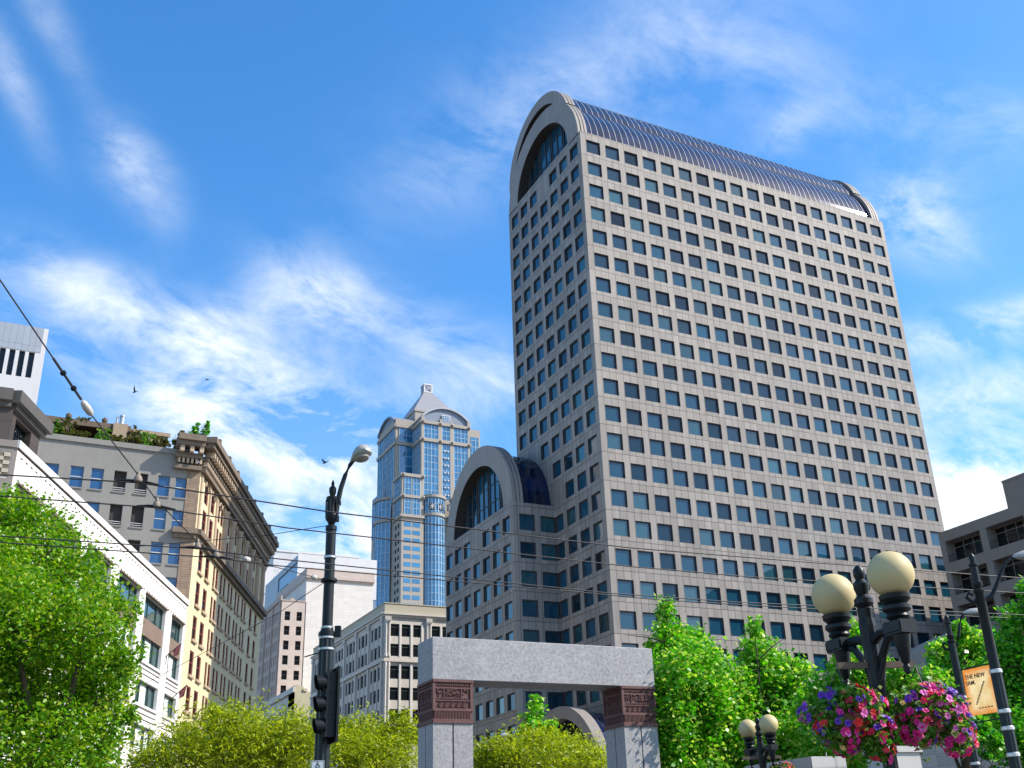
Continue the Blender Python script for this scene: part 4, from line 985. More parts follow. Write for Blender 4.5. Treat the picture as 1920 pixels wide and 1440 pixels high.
for v in hd2.vertices:
    dz = v.co.z-(L0.z+lampdir.z*(v.co-L0).dot(lampdir)); 
    if dz < 0: v.co.z -= dz*.55
lhead = autosmooth(put('lamp_head', hd2, pole))
b = MB(); ax = lampdir; c0 = L0+ax*.29+Vector((0, 0, -.085)); b.lathe([(.155, 0), (.14, -.035), (.08, -.065), (.01, -.072)], c0, 16, 0, 0, (ax.x*-.3, ax.y*-.3, 1)); autosmooth(b.build('lamp_lens', m_lens, lhead))
b = MB(); b.tube([(PX-.1, PY, 5.55), Vector((PX, PY, 5.48))-hd_*.42], .012, 6); b.build('rod', m_pole, pole); b = MB(); b.tube([Vector((PX, PY, 5.9))+hd_*.1, Vector((PX, PY, 5.9))+hd_*.24], .05, 6); b.box(.16, .27, -.06, .06, 5.84, 6.05, 0, Fr((PX, PY, 0), hd_, Vector((-hd_.y, hd_.x, 0)))); b.build('bracket', m_pole, pole)
# traffic signal
FD = Vector((-.985, .05, 0)).normalized(); FS = Vector((-FD.y, FD.x, 0))
sg = thing('traffic_signal', (PX, PY-.25, 4.5), 'black three lens traffic signal with hoods and back plate on street light pole', 'traffic light')
S0 = Vector((PX+.07, PY-.22, 0)); frT = Fr(S0, FS, FD)
zc = [4.93, 4.53, 4.13]
b = MB(); b.box(-.235, .235, -.10, -.06, 3.84, 5.22, 0, frT); b.build('back_plate', m_black, sg)
for z in zc:
    b = MB(); b.box(-.15, .15, -.058, .12, z-.198, z+.198, 0, frT); hs_ = b.build('signal_head', m_black, sg)
    b = MB(); n = 18
    for i in range(n):
        w0, w1 = R(-50+280*i/n), R(-50+280*(i+1)/n)
        for r in (.148, .138):
            b.face([frT.P(r*math.cos(w0), .12, z+r*math.sin(w0)), frT.P(r*math.cos(w1), .12, z+r*math.sin(w1)), frT.P(r*math.cos(w1), .12+.21*(.84+.16*math.sin(w1)), z+r*math.sin(w1)), frT.P(r*math.cos(w0), .12+.21*(.84+.16*math.sin(w0)), z+r*math.sin(w0))])
    vz = b.build('visor', m_black, hs_)
    b = MB(); b.lathe([(.135, 0), (.12, .03), (.06, .05), (.01, .055)], frT.P(0, .12, z), 16, 0, 0, FD); autosmooth(b.build('lens', m_lens if False else surf('signal_lens', (.03, .05, .06), .15, .1), hs_))
for z in (4.95, 4.1): b = MB(); b.tube([(PX, PY, z), S0+Vector((0, 0, z))], .04, 6); b.build('bracket', m_black, sg)
# pedestrian sign
def textmesh(s, size, mat, name='lettering', ext=.002, align='LEFT', bold=.0):
    cu = bpy.data.curves.new(name, 'FONT'); cu.body = s; cu.size = size; cu.extrude = ext; cu.align_x = align; cu.offset = size*bold
    ob = bpy.data.objects.new(name, cu); col.objects.link(ob); dg = bpy.context.evaluated_depsgraph_get()
    me = bpy.data.meshes.new_from_object(ob.evaluated_get(dg)); bpy.data.objects.remove(ob)
    me.materials.clear(); me.materials.append(mat); return me
def setframe(o, parent, org, u, n):
    u, n = Vector(u), Vector(n); v = n.cross(u)
    m = Matrix(((u.x, v.x, n.x, 0), (u.y, v.y, n.y, 0), (u.z, v.z, n.z, 0), (0, 0, 0, 1))); m.translation = Vector(org)-parent.location; o.matrix_parent_inverse = Matrix.Identity(4); o.matrix_basis = m
SU = Vector((math.cos(R(22)), -math.sin(R(22)), 0)); SNn = Vector((-math.sin(R(22)), -math.cos(R(22)), 0))
q = athd(596, 1426, 20.6); frP = Fr((q.x, q.y, 0), SU, SNn); zt_ = q.z
ps = thing('access_route_sign', (q.x, q.y, zt_-.35), 'small white sign with wheelchair symbol on the street light pole', 'sign')
def rrect(w, z0, z1, r, n=5):
    pts = []
    for cx2, cz2, t0 in ((w-r, z1-r, 0), (-w+r, z1-r, 90), (-w+r, z0+r, 180), (w-r, z0+r, 270)):
        pts += [(cx2+r*math.cos(R(t0+90*i/n)), cz2+r*math.sin(R(t0+90*i/n))) for i in range(n+1)]
    return pts
b = MB(); b.prism(rrect(.118, zt_-.36, zt_, .02), -.004, 0, 0, frP); b.build('plate', m_whitefr, ps)
b = MB(); A1, A2 = rrect(.108, zt_-.35, zt_-.01, .016), rrect(.101, zt_-.343, zt_-.017, .012)
for i in range(len(A1)): j = (i+1) % len(A1); b.face([frP.P(A1[i][0], .002, A1[i][1]), frP.P(A1[j][0], .002, A1[j][1]), frP.P(A2[j][0], .002, A2[j][1]), frP.P(A2[i][0], .002, A2[i][1])])
b.build('border', m_black, ps)
b = MB(); zc_ = zt_-.075; b.lathe([(.011, 0), (.011, .003)], frP.P(-.004, .001, zc_+.042), 10, 0, 0, SNn)
for P_ in ([(-.004, .028), (0, -.004), (.03, -.006), (.042, -.036), (.052, -.032)], [(-.002, .014), (.022, .012)]): b.tube([frP.P(x, .003, zc_+z) for x, z in P_], .006, 5)
b.tube([frP.P(.002+.034*math.cos(R(t)), .003, zc_-.022+.034*math.sin(R(t))) for t in range(110, 351, 20)], .005, 5); b.build('wheelchair_symbol', m_black, ps)
o = put('lettering', textmesh('ROUTE', .062, m_black, align='CENTER'), ps); setframe(o, ps, frP.P(0, .002, zt_-.19), SU, SNn)

# ================================================================== OVERHEAD WIRES
def catwire(pts, sag, seg=14):
    out = []
    for i in range(len(pts)-1):
        p, q = Vector(pts[i]), Vector(pts[i+1])
        for k in range(seg): t = k/seg; out.append(p.lerp(q, t)+Vector((0, 0, -sag*4*t*(1-t))))
    return out+[Vector(pts[-1])]
WI = [(13.3, [(0, 890), (258, 905), (620, 960), (1180, 1027), (1500, 1053), (1920, 1084)], 'highest overhead trolley wire crossing the whole picture'),
      (14.75, [(0, 930), (293, 952), (540, 990), (1180, 1062), (1425, 1083), (1920, 1112)], 'second overhead trolley wire from the top'),
      (16.15, [(0, 1005), (370, 1029), (513, 1047), (1141, 1112), (1380, 1129), (1920, 1153)], 'third overhead trolley wire, upper of the close lower pair'),
      (16.5, [(0, 1017), (405, 1046), (513, 1060), (1073, 1109), (1240, 1125), (1550, 1143), (1920, 1160)], 'lowest overhead trolley wire of the close lower pair')]
hang = []
for Y, pp, lab in WI:
    P = [onY(x, y, Y) for x, y in pp]; P = [P[0]+(P[0]-P[1])*4]+P+[P[-1]+(P[-1]-P[-2])*3]
    b = MB(); b.tube(P, .0095, 6); tag(b.build('trolley_wire', m_wire), lab, 'wire', 'trolley wires over the street'); hang.append(P[2])
sw = thing('span_wire', hang[0], 'diagonal span wire with insulators descending from upper left to street pole', 'wire')
I0 = athd(163, 765, 12.9); top = athd(0, 525, 11.8); far = top+(top-I0)*1.5
H = [h+Vector((0, 0, .10)) for h in hang]
e1 = athd(463, 1049, 19.); e2 = Vector((PX-.1, PY, 6.98))
b = MB()
b.tube([far, I0+(top-I0).normalized()*.13], .009, 6); b.tube([I0-(top-I0).normalized()*.12, H[0], H[1], H[2], H[3], e1, e2], .008, 6)
d_ = (top-I0).normalized(); b.tube([I0+d_*.13, I0+d_*.75], .016, 6)
b.build('cable', m_wire, sw)
b = MB(); b.lathe([(.015, -.12), (.042, -.08), (.05, 0), (.04, .08), (.015, .11)], I0, 12, 0, 0, d_); autosmooth(b.build('insulator', m_insul, sw))
b = MB(); b.lathe([(.02, -.08), (.05, -.05), (.05, .05), (.02, .08)], e1, 10, 0, 0, (e2-e1)); autosmooth(b.build('insulator', m_insul, sw))
e3 = e1.lerp(e2, .86); b = MB(); b.lathe([(.015, -.08), (.05, -.04), (.05, .04), (.015, .08)], e3, 10, 0, 0, (e2-e1)); autosmooth(b.build('insulator', m_insul, sw))
for k in (.15, .38): b = MB(); p = I0+d_*(.15+k); b.lathe([(.01, -.03), (.035, -.015), (.035, .02), (.01, .035)], p, 8, 0, 0, d_); b.build('clamp', m_black, sw)
for h in hang:
    b = MB(); b.lathe([(.02, -.02), (.052, .0), (.056, .03), (.04, .07), (.022, .09), (.02, .12), (.008, .14)], h+Vector((0, 0, .015)), 12); autosmooth(b.build('hanger_bell', m_brownc, sw))
    b = MB(); b.tube([h+Vector((-.26, 0, .0)), h+Vector((-.1, 0, .02)), h+Vector((.1, 0, .02)), h+Vector((.26, 0, .0))], [.011, .017, .017, .011], 6); b.build('clamp_bar', m_black, sw)
gyd = [(Vector((PX-.05, PY, 8.12)), athd(497, 1004, 21.5), athd(381, 1014, 23), 'thin guy wire from upper pole running left to the cream block'), (Vector((PX-.1, PY, 6.93)), athd(523, 1149, 24), athd(340, 1246, 32), 'thin guy wire sloping down left from the pole collar')]
for p, q1, q2, lab in gyd:
    b = MB(); b.tube([p, q1, q2, q2+(q2-q1)*1.2], .008, 5); tag(b.build('guy_wire', m_wire), lab, 'wire', 'guy wires from the street pole')

# ================================================================== RIGHT LAMP POLES AND BANNER
def scroll_pole(px, D, ztop, r, label, armdir, armlen, lampz, base_y=1440):
    q = athd(px, 1440, D); x, y = q.x, q.y
    t = thing('lamp_pole', (x, y, 0), label, 'street light', 'right hand lamp poles')
    b = MB(); b.lathe([(r, 0), (r*.95, ztop-1.6), (r*.9, ztop-1.58)], (x, y, 0), 20, 0, .08); b.build('fluted_shaft', m_polel, t)
    b = MB(); b.lathe([(r*.86, ztop-1.6), (r*.80, ztop-.50), (r*.95, ztop-.48), (r*.95, ztop-.44), (r*.5, ztop-.42), (r*.85, ztop-.36), (r*.85, ztop-.33), (r*.62, ztop-.31), (r*.62, ztop-.10), (r*.8, ztop-.08), (r*.8, ztop-.05), (r*.4, ztop-.03), (r*.55, ztop+.03), (r*.5, ztop+.07), (r*.15, ztop+.11)], (x, y, 0), 16); autosmooth(b.build('upper_shaft', m_pole, t))
    for z in (1.5, 2.7, 3.05, ztop-1.65, ztop-2.2): b = MB(); b.lathe([(r*.96, z), (r*1.06, z+.01), (r*1.06, z+.05), (r*.96, z+.06)], (x, y, 0), 18); b.build('steel_band', m_steel, t)
    a = Vector(armdir).normalized(); p0 = Vector((x, y, ztop-.55)); b = MB()
    dz_ = lampz-p0.z; pts = [p0+a*(armlen*u_)+Vector((0, 0, dz_*v_)) for u_, v_ in ((0, 0), (.12, -.06), (.26, .02), (.42, .28), (.58, .62), (.74, .86), (.88, .97), (1, 1))]
    b.tube(pts, [r*.5, r*.42, r*.38, r*.34, r*.3, r*.28, r*.27, r*.26], 10); b.tube([p0, p0-a*.12+Vector((0, 0, -.08)), p0-a*.2+Vector((0, 0, .0)), p0-a*.16+Vector((0, 0, .07)), p0-a*.1+Vector((0, 0, .03))], [r*.4, r*.34, r*.3, r*.26, r*.2], 8); autosmooth(b.build('arm', m_pole, t))
    e = pts[-1]; b = MB(); b.lathe([(.03, -.05), (.06, 0), (.10, .12), (.11, .26), (.08, .40), (.02, .45)], e, 14, 0, 0, a); me = b.mesh('lamp_head', m_lamphd)
    for v in me.vertices:
        if v.co.z < e.z: v.co.z = e.z-(e.z-v.co.z)*.35
    autosmooth(put('lamp_head', me, t)); return t, x, y
p1, x1, y1 = scroll_pole(1905, 16.5, 5.48, .085, 'nearer thick lamp pole at right carrying the orange banner', Vector((RT.x, RT.y, 0)), .66, 5.50)
p2, x2, y2 = scroll_pole(1830, 24., 6.0, .095, 'thinner farther lamp pole standing left of the banner', Vector((RT.x, RT.y, 0)), .42, 6.12)
bn = thing('street_banner', (x1, y1, 3.6), 'weathered orange and cream printed street banner on the right lamp pole', 'banner')
frBn = Fr((x1+.02, y1+.09, 0), (0, 1, 0), (-1, 0, 0)); Wb_ = .52; zb0, zb1 = 3.32, 3.97
m_ban, t, bs, out = newmat('printed_banner')
tc = nd(t, 'ShaderNodeTexCoord'); sx = nd(t, 'ShaderNodeSeparateXYZ'); lk(t, tc.outputs['Object'], sx.inputs[0])
u = mth(t, 'DIVIDE', mth(t, 'SUBTRACT', sx.outputs[1], frBn.o.y), Wb_); v = mth(t, 'DIVIDE', mth(t, 'SUBTRACT', sx.outputs[2], zb0), zb1-zb0)
e = mth(t, 'MINIMUM', mth(t, 'MINIMUM', u, mth(t, 'SUBTRACT', 1., u)), mth(t, 'MULTIPLY', mth(t, 'MINIMUM', v, mth(t, 'SUBTRACT', 1., v)), 1.25))
nz = nd(t, 'ShaderNodeTexNoise', i={'Scale': 9., 'Detail': 5.}); lk(t, tc.outputs['Object'], nz.inputs['Vector'])
e2_ = mth(t, 'ADD', mth(t, 'MULTIPLY', e, 4.2), mth(t, 'MULTIPLY_ADD', nz.outputs[0], 1.1, -.55), None, True)
c1 = mixc(t, e2_, (.74, .20, .02), (.72, .47, .17)); nz2 = nd(t, 'ShaderNodeTexNoise', i={'Scale': 5., 'Detail': 6.}); lk(t, tc.outputs['Object'], nz2.inputs['Vector'])
c2 = mixc(t, mth(t, 'MULTIPLY_ADD', nz2.outputs[0], 1.6, -.45, True), c1, mixc(t, e2_, (.66, .26, .05), (.92, .78, .46))); lk(t, c2, bs.inputs['Base Color']); bs.inputs['Roughness'].default_value = .8
tr_ = nd(t, 'ShaderNodeBsdfTranslucent'); lk(t, c2, tr_.inputs[0]); ms_ = nd(t, 'ShaderNodeMixShader', i={0: .55}); lk(t, bs.outputs[0], ms_.inputs[1]); lk(t, tr_.outputs[0], ms_.inputs[2]); lk(t, ms_.outputs[0], out.inputs[0])
b = MB()
for i in range(10):
    for j in range(14):
        f_ = lambda a, z: frBn.P(a, .012*math.sin(a*9+z*3), z)
        a0_, a1_, z0_, z1_ = Wb_*i/10, Wb_*(i+1)/10, zb0+(zb1-zb0)*j/14, zb0+(zb1-zb0)*(j+1)/14
        b.face([f_(a0_, z0_), f_(a1_, z0_), f_(a1_, z1_), f_(a0_, z1_)])
b.build('cloth', m_ban, bn, True)
m_ink = surf('banner_ink', (.10, .045, .025), .8, .1)
# face seen from the street side: lettering runs away from far edge towards the pole
BU, BN = Vector((0, -1, 0)), Vector((-1, 0, 0))
for s, zz_, sz_ in (('THE NEW', 3.83, .084), ('SAM.', 3.745, .084)):
    me = textmesh(s, sz_, m_ink, ext=.003, bold=.012)
    for vv in me.vertices: vv.co.x *= .98
    o = put('lettering', me, bn); setframe(o, bn, frBn.P(Wb_-.045, .018, zz_), BU, BN)
b = MB(); rr = random.Random(3)      # the illegible slanted line of print and the small print at the foot
for k in range(17):
    t_ = k/16; a = .13+.24*t_; z = 3.74-.30*(1-(1-t_)) ; a_ = Wb_-(.37-.20*t_); z_ = 3.76-.29*t_
    b.box(a_-.012, a_+.012+rr.uniform(0, .008), .016, .021, z_-.007, z_+.006, 0, frBn)
for k in range(5): b.box(.08+.055*k, .105+.055*k+rr.uniform(0, .01), .016, .021, 3.40, 3.415, 0, frBn)
b.build('small_print', m_ink, bn)
for q_ in ([(x1, y1, zb1+.015), frBn.P(Wb_+.03, 0, zb1+.015)], [(x1, y1, zb0-.09), frBn.P(Wb_-.05, 0, zb0-.10)]): b = MB(); b.tube(q_, .010, 6); b.build('banner_arm', m_pole, bn)

# ================================================================== TWIN GLOBE LAMPS
def globe_lamp(x, y, zg, label, gs=.20, half=.40, dirv=(0.08, 1, 0), zcross=None):
    t = thing('twin_globe_lamp', (x, y, 0), label, 'street lamp', 'twin globe street lamps')
    a = Vector(dirv).normalized(); c = Vector((-a.y, a.x, 0)); fr_ = Fr((x, y, 0), a, c); zc_ = zg-.42
    b = MB(); b.lathe([(.085, 0), (.085, .5), (.07, .6), (.066, 2.2), (.06, zc_-.75), (.062, zc_-.72), (.075, zc_-.2), (.08, zc_+.05), (.07, zc_+.12), (.075, zc_+.2), (.06, zc_+.22)], (x, y, 0), 20, 0, .06); b.build('post', m_pole, t)
    b = MB(); b.lathe([(.06, zc_+.22), (.085, zc_+.25), (.085, zc_+.29), (.05, zc_+.33), (.07, zc_+.39), (.072, zc_+.43), (.04, zc_+.47), (.055, zc_+.51), (.052, zc_+.56), (.02, zc_+.6)], (x, y, 0), 14)
    autosmooth(b.build('finial', m_pole, t))
    b = MB()
    for s in (-1, 1):
        b.tube([fr_.P(0, 0, zc_-.10), fr_.P(s*.15, 0, zc_-.04), fr_.P(s*(half-.02), 0, zc_-.04)], [.05, .042, .042], 10)
        b.tube([fr_.P(s*.03, 0, zc_-.62), fr_.P(s*.065, 0, zc_-.42), fr_.P(s*.12, 0, zc_-.24), fr_.P(s*.22, 0, zc_-.11), fr_.P(s*(half-.06), 0, zc_-.07)], [.03, .036, .036, .034, .03], 8)
        b.box(s*half-.11, s*half+.11, -.085, .085, zc_-.10, zc_+.012, 0, fr_)
        b.box(s*half-.10, s*half+.10, .085, .10, zc_-.08, zc_-.01, 0, fr_)
        b.lathe([(.075, -.1), (.07, -.14), (.035, -.33), (.02, -.345), (.035, -.37), (.03, -.41), (.008, -.43)], fr_.P(s*half, 0, zc_), 12)
    autosmooth(b.build('bracket_arms', m_pole, t))
    for s in (-1, 1):
        p = fr_.P(s*half, 0, zc_); b = MB(); b.lathe([(.06, .01), (.10, .05), (.085, .08), (.12, .11), (.12, .14), (.09, .16), (.13, .20), (.135, .235), (.10, .245)], p, 18); gf = autosmooth(b.build('globe_fitter', m_pole, t))
        n = 22; b = MB(); b.lathe([(max(.004, gs*math.sin(math.pi*i/n)), zg-zc_-gs*math.cos(math.pi*i/n)) for i in range(n+1)], p, 32); b.build('globe', m_globe, gf, True)
    return t, fr_, zc_
GL = athd(1667, 1440, 9.72)
lamp1, frGL, zcl = globe_lamp(6.865, 6.87, 3.825, 'large near twin globe lamp above the flower baskets')
lamp2, frG2, zc2 = globe_lamp(14.85, 18.5, 4.08, 'small distant twin globe lamp before the bright green trees')
# basket arm and hanging baskets
def basket(lamp_fr, s, zarm, label, seed, scale=1., reach=.42):
    rr = random.Random(seed)
    p = lamp_fr.P(s*reach, 0, zarm); dz = .335*scale
    t = thing('flower_basket', p+Vector((0, 0, -dz)), label, 'flower basket', 'hanging flower baskets'); c = p+Vector((0, 0, -dz))
    b = MB(); b.lathe([(.05, -.16*scale), (.14*scale, -.13*scale), (.19*scale, -.05*scale), (.21*scale, .02), (.19*scale, .02)], c, 16); autosmooth(b.build('moss_liner', surf('coco_liner', (.17, .09, .045), .95, .35, 14.), t))
    b = MB()
    for k in range(3): w = k*2.1; b.tube([p, c+Vector((.2*scale*math.cos(w), .2*scale*math.sin(w), .02))], .005, 5)
    b.build('chains', m_wire, t)
    lob = [(c+Vector((0, 0, .05*scale)), .27*scale, .27*scale, .15*scale), (c+Vector((.03, -.05, .13)), .17*scale, .17*scale, .10*scale), (c+Vector((.10, .16, -.10)), .13*scale, .13*scale, .13*scale), (c+Vector((-.15, -.06, -.08)), .14*scale, .14*scale, .14*scale), (c+Vector((.14, -.18, -.15)), .12*scale, .12*scale, .17*scale)]
    leafcloud('foliage', m_lf_bask, lob, 4600, .036*scale, t, seed=seed, csig=.16, cl=9, shell=.35)
    # trumpet blossoms, one mesh per colour, each flower a part of its own
    ms = []
    for k in range(len(PET)):
        b = MB(); n = 10
        for i in range(n):
            w0, w1 = 2*math.pi*i/n, 2*math.pi*(i+1)/n; r0 = .040*(1+.22*(i % 2)); r1 = .040*(1+.22*((i+1) % 2))
            b.face([(0, 0, -.012), (.018*math.cos(w0), .018*math.sin(w0), .006), (.018*math.cos(w1), .018*math.sin(w1), .006)]); b.face([(.018*math.cos(w0), .018*math.sin(w0), .006), (r0*math.cos(w0), r0*math.sin(w0), .014-.01*(i % 2)), (r1*math.cos(w1), r1*math.sin(w1), .014-.01*((i+1) % 2)), (.018*math.cos(w1), .018*math.sin(w1), .006)])
        ms.append(b.mesh('blossom', PET[k], True))
    patches = [(Vector((rr.gauss(0, 1), rr.gauss(0, 1), rr.gauss(.1, .8))).normalized(), rr.choice([0, 0, 1, 2, 2, 3, 4])) for _ in range(16)]
    SV, SF, SM = [], [], []
    for k in range(270):
        d, ck = rr.choice(patches); d = (d+Vector((rr.gauss(0, .42), rr.gauss(0, .42), rr.gauss(0, .42)))).normalized()
        if k < 90 and d.x*.45+d.y*.9 > .2: d = Vector((d.x-.9*d.x*.45, -abs(d.y), d.z))
        L = rr.choice(lob); pos = L[0]+Vector((d.x*L[1], d.y*L[2], d.z*L[3]))*1.1
        nz_ = (d+Vector((0, 0, .2))+Vector((rr.gauss(0, .25), rr.gauss(0, .25), rr.gauss(0, .25)))).normalized(); q = rr.uniform(.42, .78)*scale; ci = ck if rr.random() < .85 else rr.randrange(len(PET))
        if k < 90:
            o = bpy.data.objects.new('blossom', ms[ci]); col.objects.link(o); o.parent = t; o.location = pos-t.location
            o.rotation_mode = 'QUATERNION'; o.rotation_quaternion = nz_.to_track_quat('Z', 'Y'); o.scale = (q, q, q)
        else:
            mm = Matrix.Translation(pos) @ nz_.to_track_quat('Z', 'Y').to_matrix().to_4x4() @ Matrix.Scale(q, 4); k0 = len(SV)
            SV += [tuple(mm @ v.co) for v in ms[ci].vertices]
            for p in ms[ci].polygons: SF.append(tuple(k0+i for i in p.vertices)); SM.append(ci)
    me = bpy.data.meshes.new('blossom'); me.from_pydata(SV, [], SF)
    for m_ in PET: me.materials.append(m_)
    me.polygons.foreach_set('material_index', SM); put('blossom', me, t)['kind'] = 'stuff'
    return t
zarm = 3.09
b = MB(); frArm = Fr(frGL.o, Vector((math.cos(R(20)), -math.sin(R(20)), 0)), Vector((math.sin(R(20)), math.cos(R(20)), 0)))
b.box(-.34, .36, -.022, .022, zarm, zarm+.055, 0, frArm); b.build('basket_arm', m_wood, lamp1)
basket(frArm, -1, zarm, 'hanging basket of scarlet and magenta flowers left of the lamp post', 31, 1.25, .34)
basket(frArm, 1, zarm, 'hanging basket of pink and purple flowers right of the lamp post', 57, 1.2, .38)
frArm2 = Fr(frG2.o, frArm.u, frArm.n)
b = MB(); b.box(-.42, .42, -.022, .022, 3.42, 3.48, 0, frArm2); b.build('basket_arm', m_wood, lamp2)
basket(frArm2, 1, 3.45, 'small distant flower basket under the small globe lamp', 73, 1., .40)

# ================================================================== TREES
tree('street_tree', 'big leafy maple like tree filling the lower left', 20., 60,
     [(40, 1010, 110, 75), (120, 1090, 100, 80), (20, 1150, 120, 100), (160, 1180, 90, 80), (215, 1150, 50, 45), (100, 1270, 140, 110), (200, 1290, 60, 70), (60, 1400, 150, 110), (170, 1400, 70, 80), (-60, 1250, 120, 200), (20, 955, 60, 36), (225, 1240, 42, 40), (-20, 1060, 90, 90), (235, 1345, 34, 22)], 62000, .064, m_lf_left, 2.2, .2, seed=2, csig=.13, cl=16, shell=.25)
tree('locust_tree', 'wide lime green feathery tree left of the signal pole', 44., 430,
     [(430, 1385, 130, 62), (330, 1410, 90, 42), (520, 1390, 90, 58), (420, 1345, 50, 30), (560, 1385, 60, 50), (280, 1432, 50, 24), (470, 1440, 180, 60), (350, 1372, 30, 20)], 24000, .17, m_lf_loc, 3., .2, 'feathery locust trees', 4, csig=.14, cl=18, aspect=.42, shell=.25, droop=.4)
tree('locust_tree', 'lime green feathery tree between signal pole and gateway', 47., 705,
     [(690, 1390, 70, 50), (750, 1385, 50, 50), (720, 1430, 90, 60), (640, 1362, 26, 24), (660, 1410, 60, 45), (745, 1350, 26, 18)], 14000, .17, m_lf_loc, 3., .18, 'feathery locust trees', 6, csig=.14, cl=18, aspect=.42, shell=.25, droop=.4)
tree('locust_tree', 'lime green feathery tree framed under the gateway lintel', 46., 1010,
     [(1000, 1420, 110, 48), (1080, 1425, 70, 42), (940, 1415, 60, 32), (1010, 1385, 50, 22), (915, 1430, 40, 40), (1120, 1436, 40, 36)], 15000, .17, m_lf_loc, 3., .18, 'feathery locust trees', 8, csig=.14, cl=18, aspect=.42, shell=.25, droop=.4)
tree('young_tree', 'slim pale green young tree seen through the gateway', 55., 1010,
     [(1008, 1320, 18, 18), (1000, 1345, 24, 20), (1030, 1362, 24, 14), (1018, 1380, 30, 20), (985, 1370, 20, 22)], 1100, .21, m_lf_pop, 1., .1, None, 9, csig=.2, cl=8, shell=.1)
tree('broadleaf_tree', 'tall pointed bright green tree directly right of gateway', 31., 1275,
     [(1248, 1145, 16, 30), (1262, 1205, 42, 50), (1240, 1230, 34, 40), (1290, 1265, 80, 70), (1240, 1330, 50, 90), (1320, 1320, 60, 80), (1270, 1410, 95, 85), (1350, 1380, 62, 80), (1300, 1210, 40, 40), (1220, 1390, 40, 80), (1330, 1260, 50, 40)], 34000, .108, m_lf_pop, 2.4, .14, 'bright green plaza trees', 12, csig=.14, cl=12, shell=.25)
tree('broadleaf_tree', 'second pointed bright green tree behind the small globe lamp', 32., 1440,
     [(1415, 1180, 15, 24), (1420, 1225, 40, 40), (1440, 1265, 62, 40), (1430, 1330, 85, 80), (1390, 1400, 70, 70), (1490, 1390, 60, 70), (1485, 1320, 60, 50), (1440, 1430, 110, 60), (1380, 1300, 50, 50), (1490, 1270, 44, 36), (1530, 1400, 50, 60)], 32000, .108, m_lf_pop, 2.4, .14, 'bright green plaza trees', 14, csig=.14, cl=12, shell=.25)
tree('broadleaf_tree', 'bright green tree behind the large twin globe lamp', 30., 1600,
     [(1600, 1260, 55, 40), (1590, 1215, 30, 30), (1560, 1320, 60, 60), (1620, 1330, 60, 60), (1570, 1410, 80, 60), (1530, 1330, 44, 44), (1590, 1190, 20, 34), (1640, 1260, 40, 40), (1600, 1380, 90, 60), (1660, 1400, 50, 50)], 20000, .108, m_lf_pop, 2.2, .13, 'bright green plaza trees', 16, csig=.15, cl=12, shell=.25)
tree('broadleaf_tree', 'small bright green tree behind the right flower basket', 29., 1700,
     [(1690, 1270, 30, 26), (1720, 1310, 40, 40), (1672, 1300, 26, 30), (1750, 1290, 40, 40), (1700, 1360, 60, 40)], 7500, .105, m_lf_pop, 1.6, .1, 'bright green plaza trees', 17, csig=.2, cl=9, shell=.15)
tree('broadleaf_tree', 'bright green tree between the two right lamp poles', 30., 1800,
     [(1805, 1185, 22, 26), (1800, 1230, 42, 40), (1790, 1290, 50, 50), (1850, 1290, 40, 60), (1775, 1350, 40, 40), (1840, 1220, 34, 40), (1770, 1240, 30, 40), (1830, 1350, 50, 50)], 13500, .108, m_lf_pop, 2., .13, 'bright green plaza trees', 18, csig=.15, cl=12, shell=.2)
tree('plaza_tree', 'dense darker green tree at the right edge behind banner pole', 27., 1915,
     [(1920, 1180, 36, 50), (1905, 1230, 45, 50), (1900, 1300, 50, 60), (1930, 1290, 60, 100), (1905, 1390, 50, 70), (1940, 1120, 26, 40)], 17000, .092, m_lf_dk, 2., .14, None, 20, csig=.15, cl=12, shell=.2)
tree('young_tree', 'thin young tree with bare stem below the banner', 25., 1852,
     [(1845, 1375, 32, 26), (1868, 1395, 22, 20), (1822, 1390, 18, 16), (1850, 1415, 20, 12)], 1100, .11, m_lf_dk, 1., .05, None, 22, csig=.22, cl=8, shell=.1)

# pale things peeping over the foliage under the gateway
b = MB(); q = athd(948, 1380, 45.5); b.lathe([(.02, .14), (.16, .10), (.25, 0), (.2, -.05), (.02, -.06)], q, 14); b.tube([q, (q.x, q.y, 0)], .06, 7)
tag(autosmooth(b.build('mushroom_lamp', m_insul)), 'pale round lamp top peeping over foliage under the gateway', 'lamp')

# ================================================================== BIRDS
def bird(px, py, D, label, span, roll, flap, yaw):
    c = athd(px, py, D); b = MB(); u = Vector((math.cos(yaw), math.sin(yaw), 0)); s = Vector((-u.y, u.x, 0))
    b.tube([c-u*span*.28, c-u*span*.1, c+u*span*.12, c+u*span*.26, c+u*span*.33], [span*.01, span*.05, span*.06, span*.035, span*.008], 8)
    b.face([c-u*span*.22, c-u*span*.42+s*span*.07, c-u*span*.42-s*span*.07])
    for k in (-1, 1):
        w = s*k*math.cos(flap)+Vector((0, 0, math.sin(flap)+k*roll)); e = c+w*span*.28; tp = c+w*span*.55-u*span*.16
        b.face([c+u*span*.13, e+u*span*.09, e-u*span*.11, c-u*span*.1]); b.face([e+u*span*.09, tp, e-u*span*.11])
    return tag(b.build('bird', m_black, None), label, 'bird', 'birds in flight')
bird(253, 735, 42, 'dark bird with raised wings above the rooftop chimney', .42, .3, 1.0, 2.2)
bird(389, 711, 52, 'small dark bird highest of the three', .36, .15, -.3, .3)
bird(610, 867, 46, 'dark bird gliding just left of the curved lamp arm', .62, -.2, .55, 1.9)

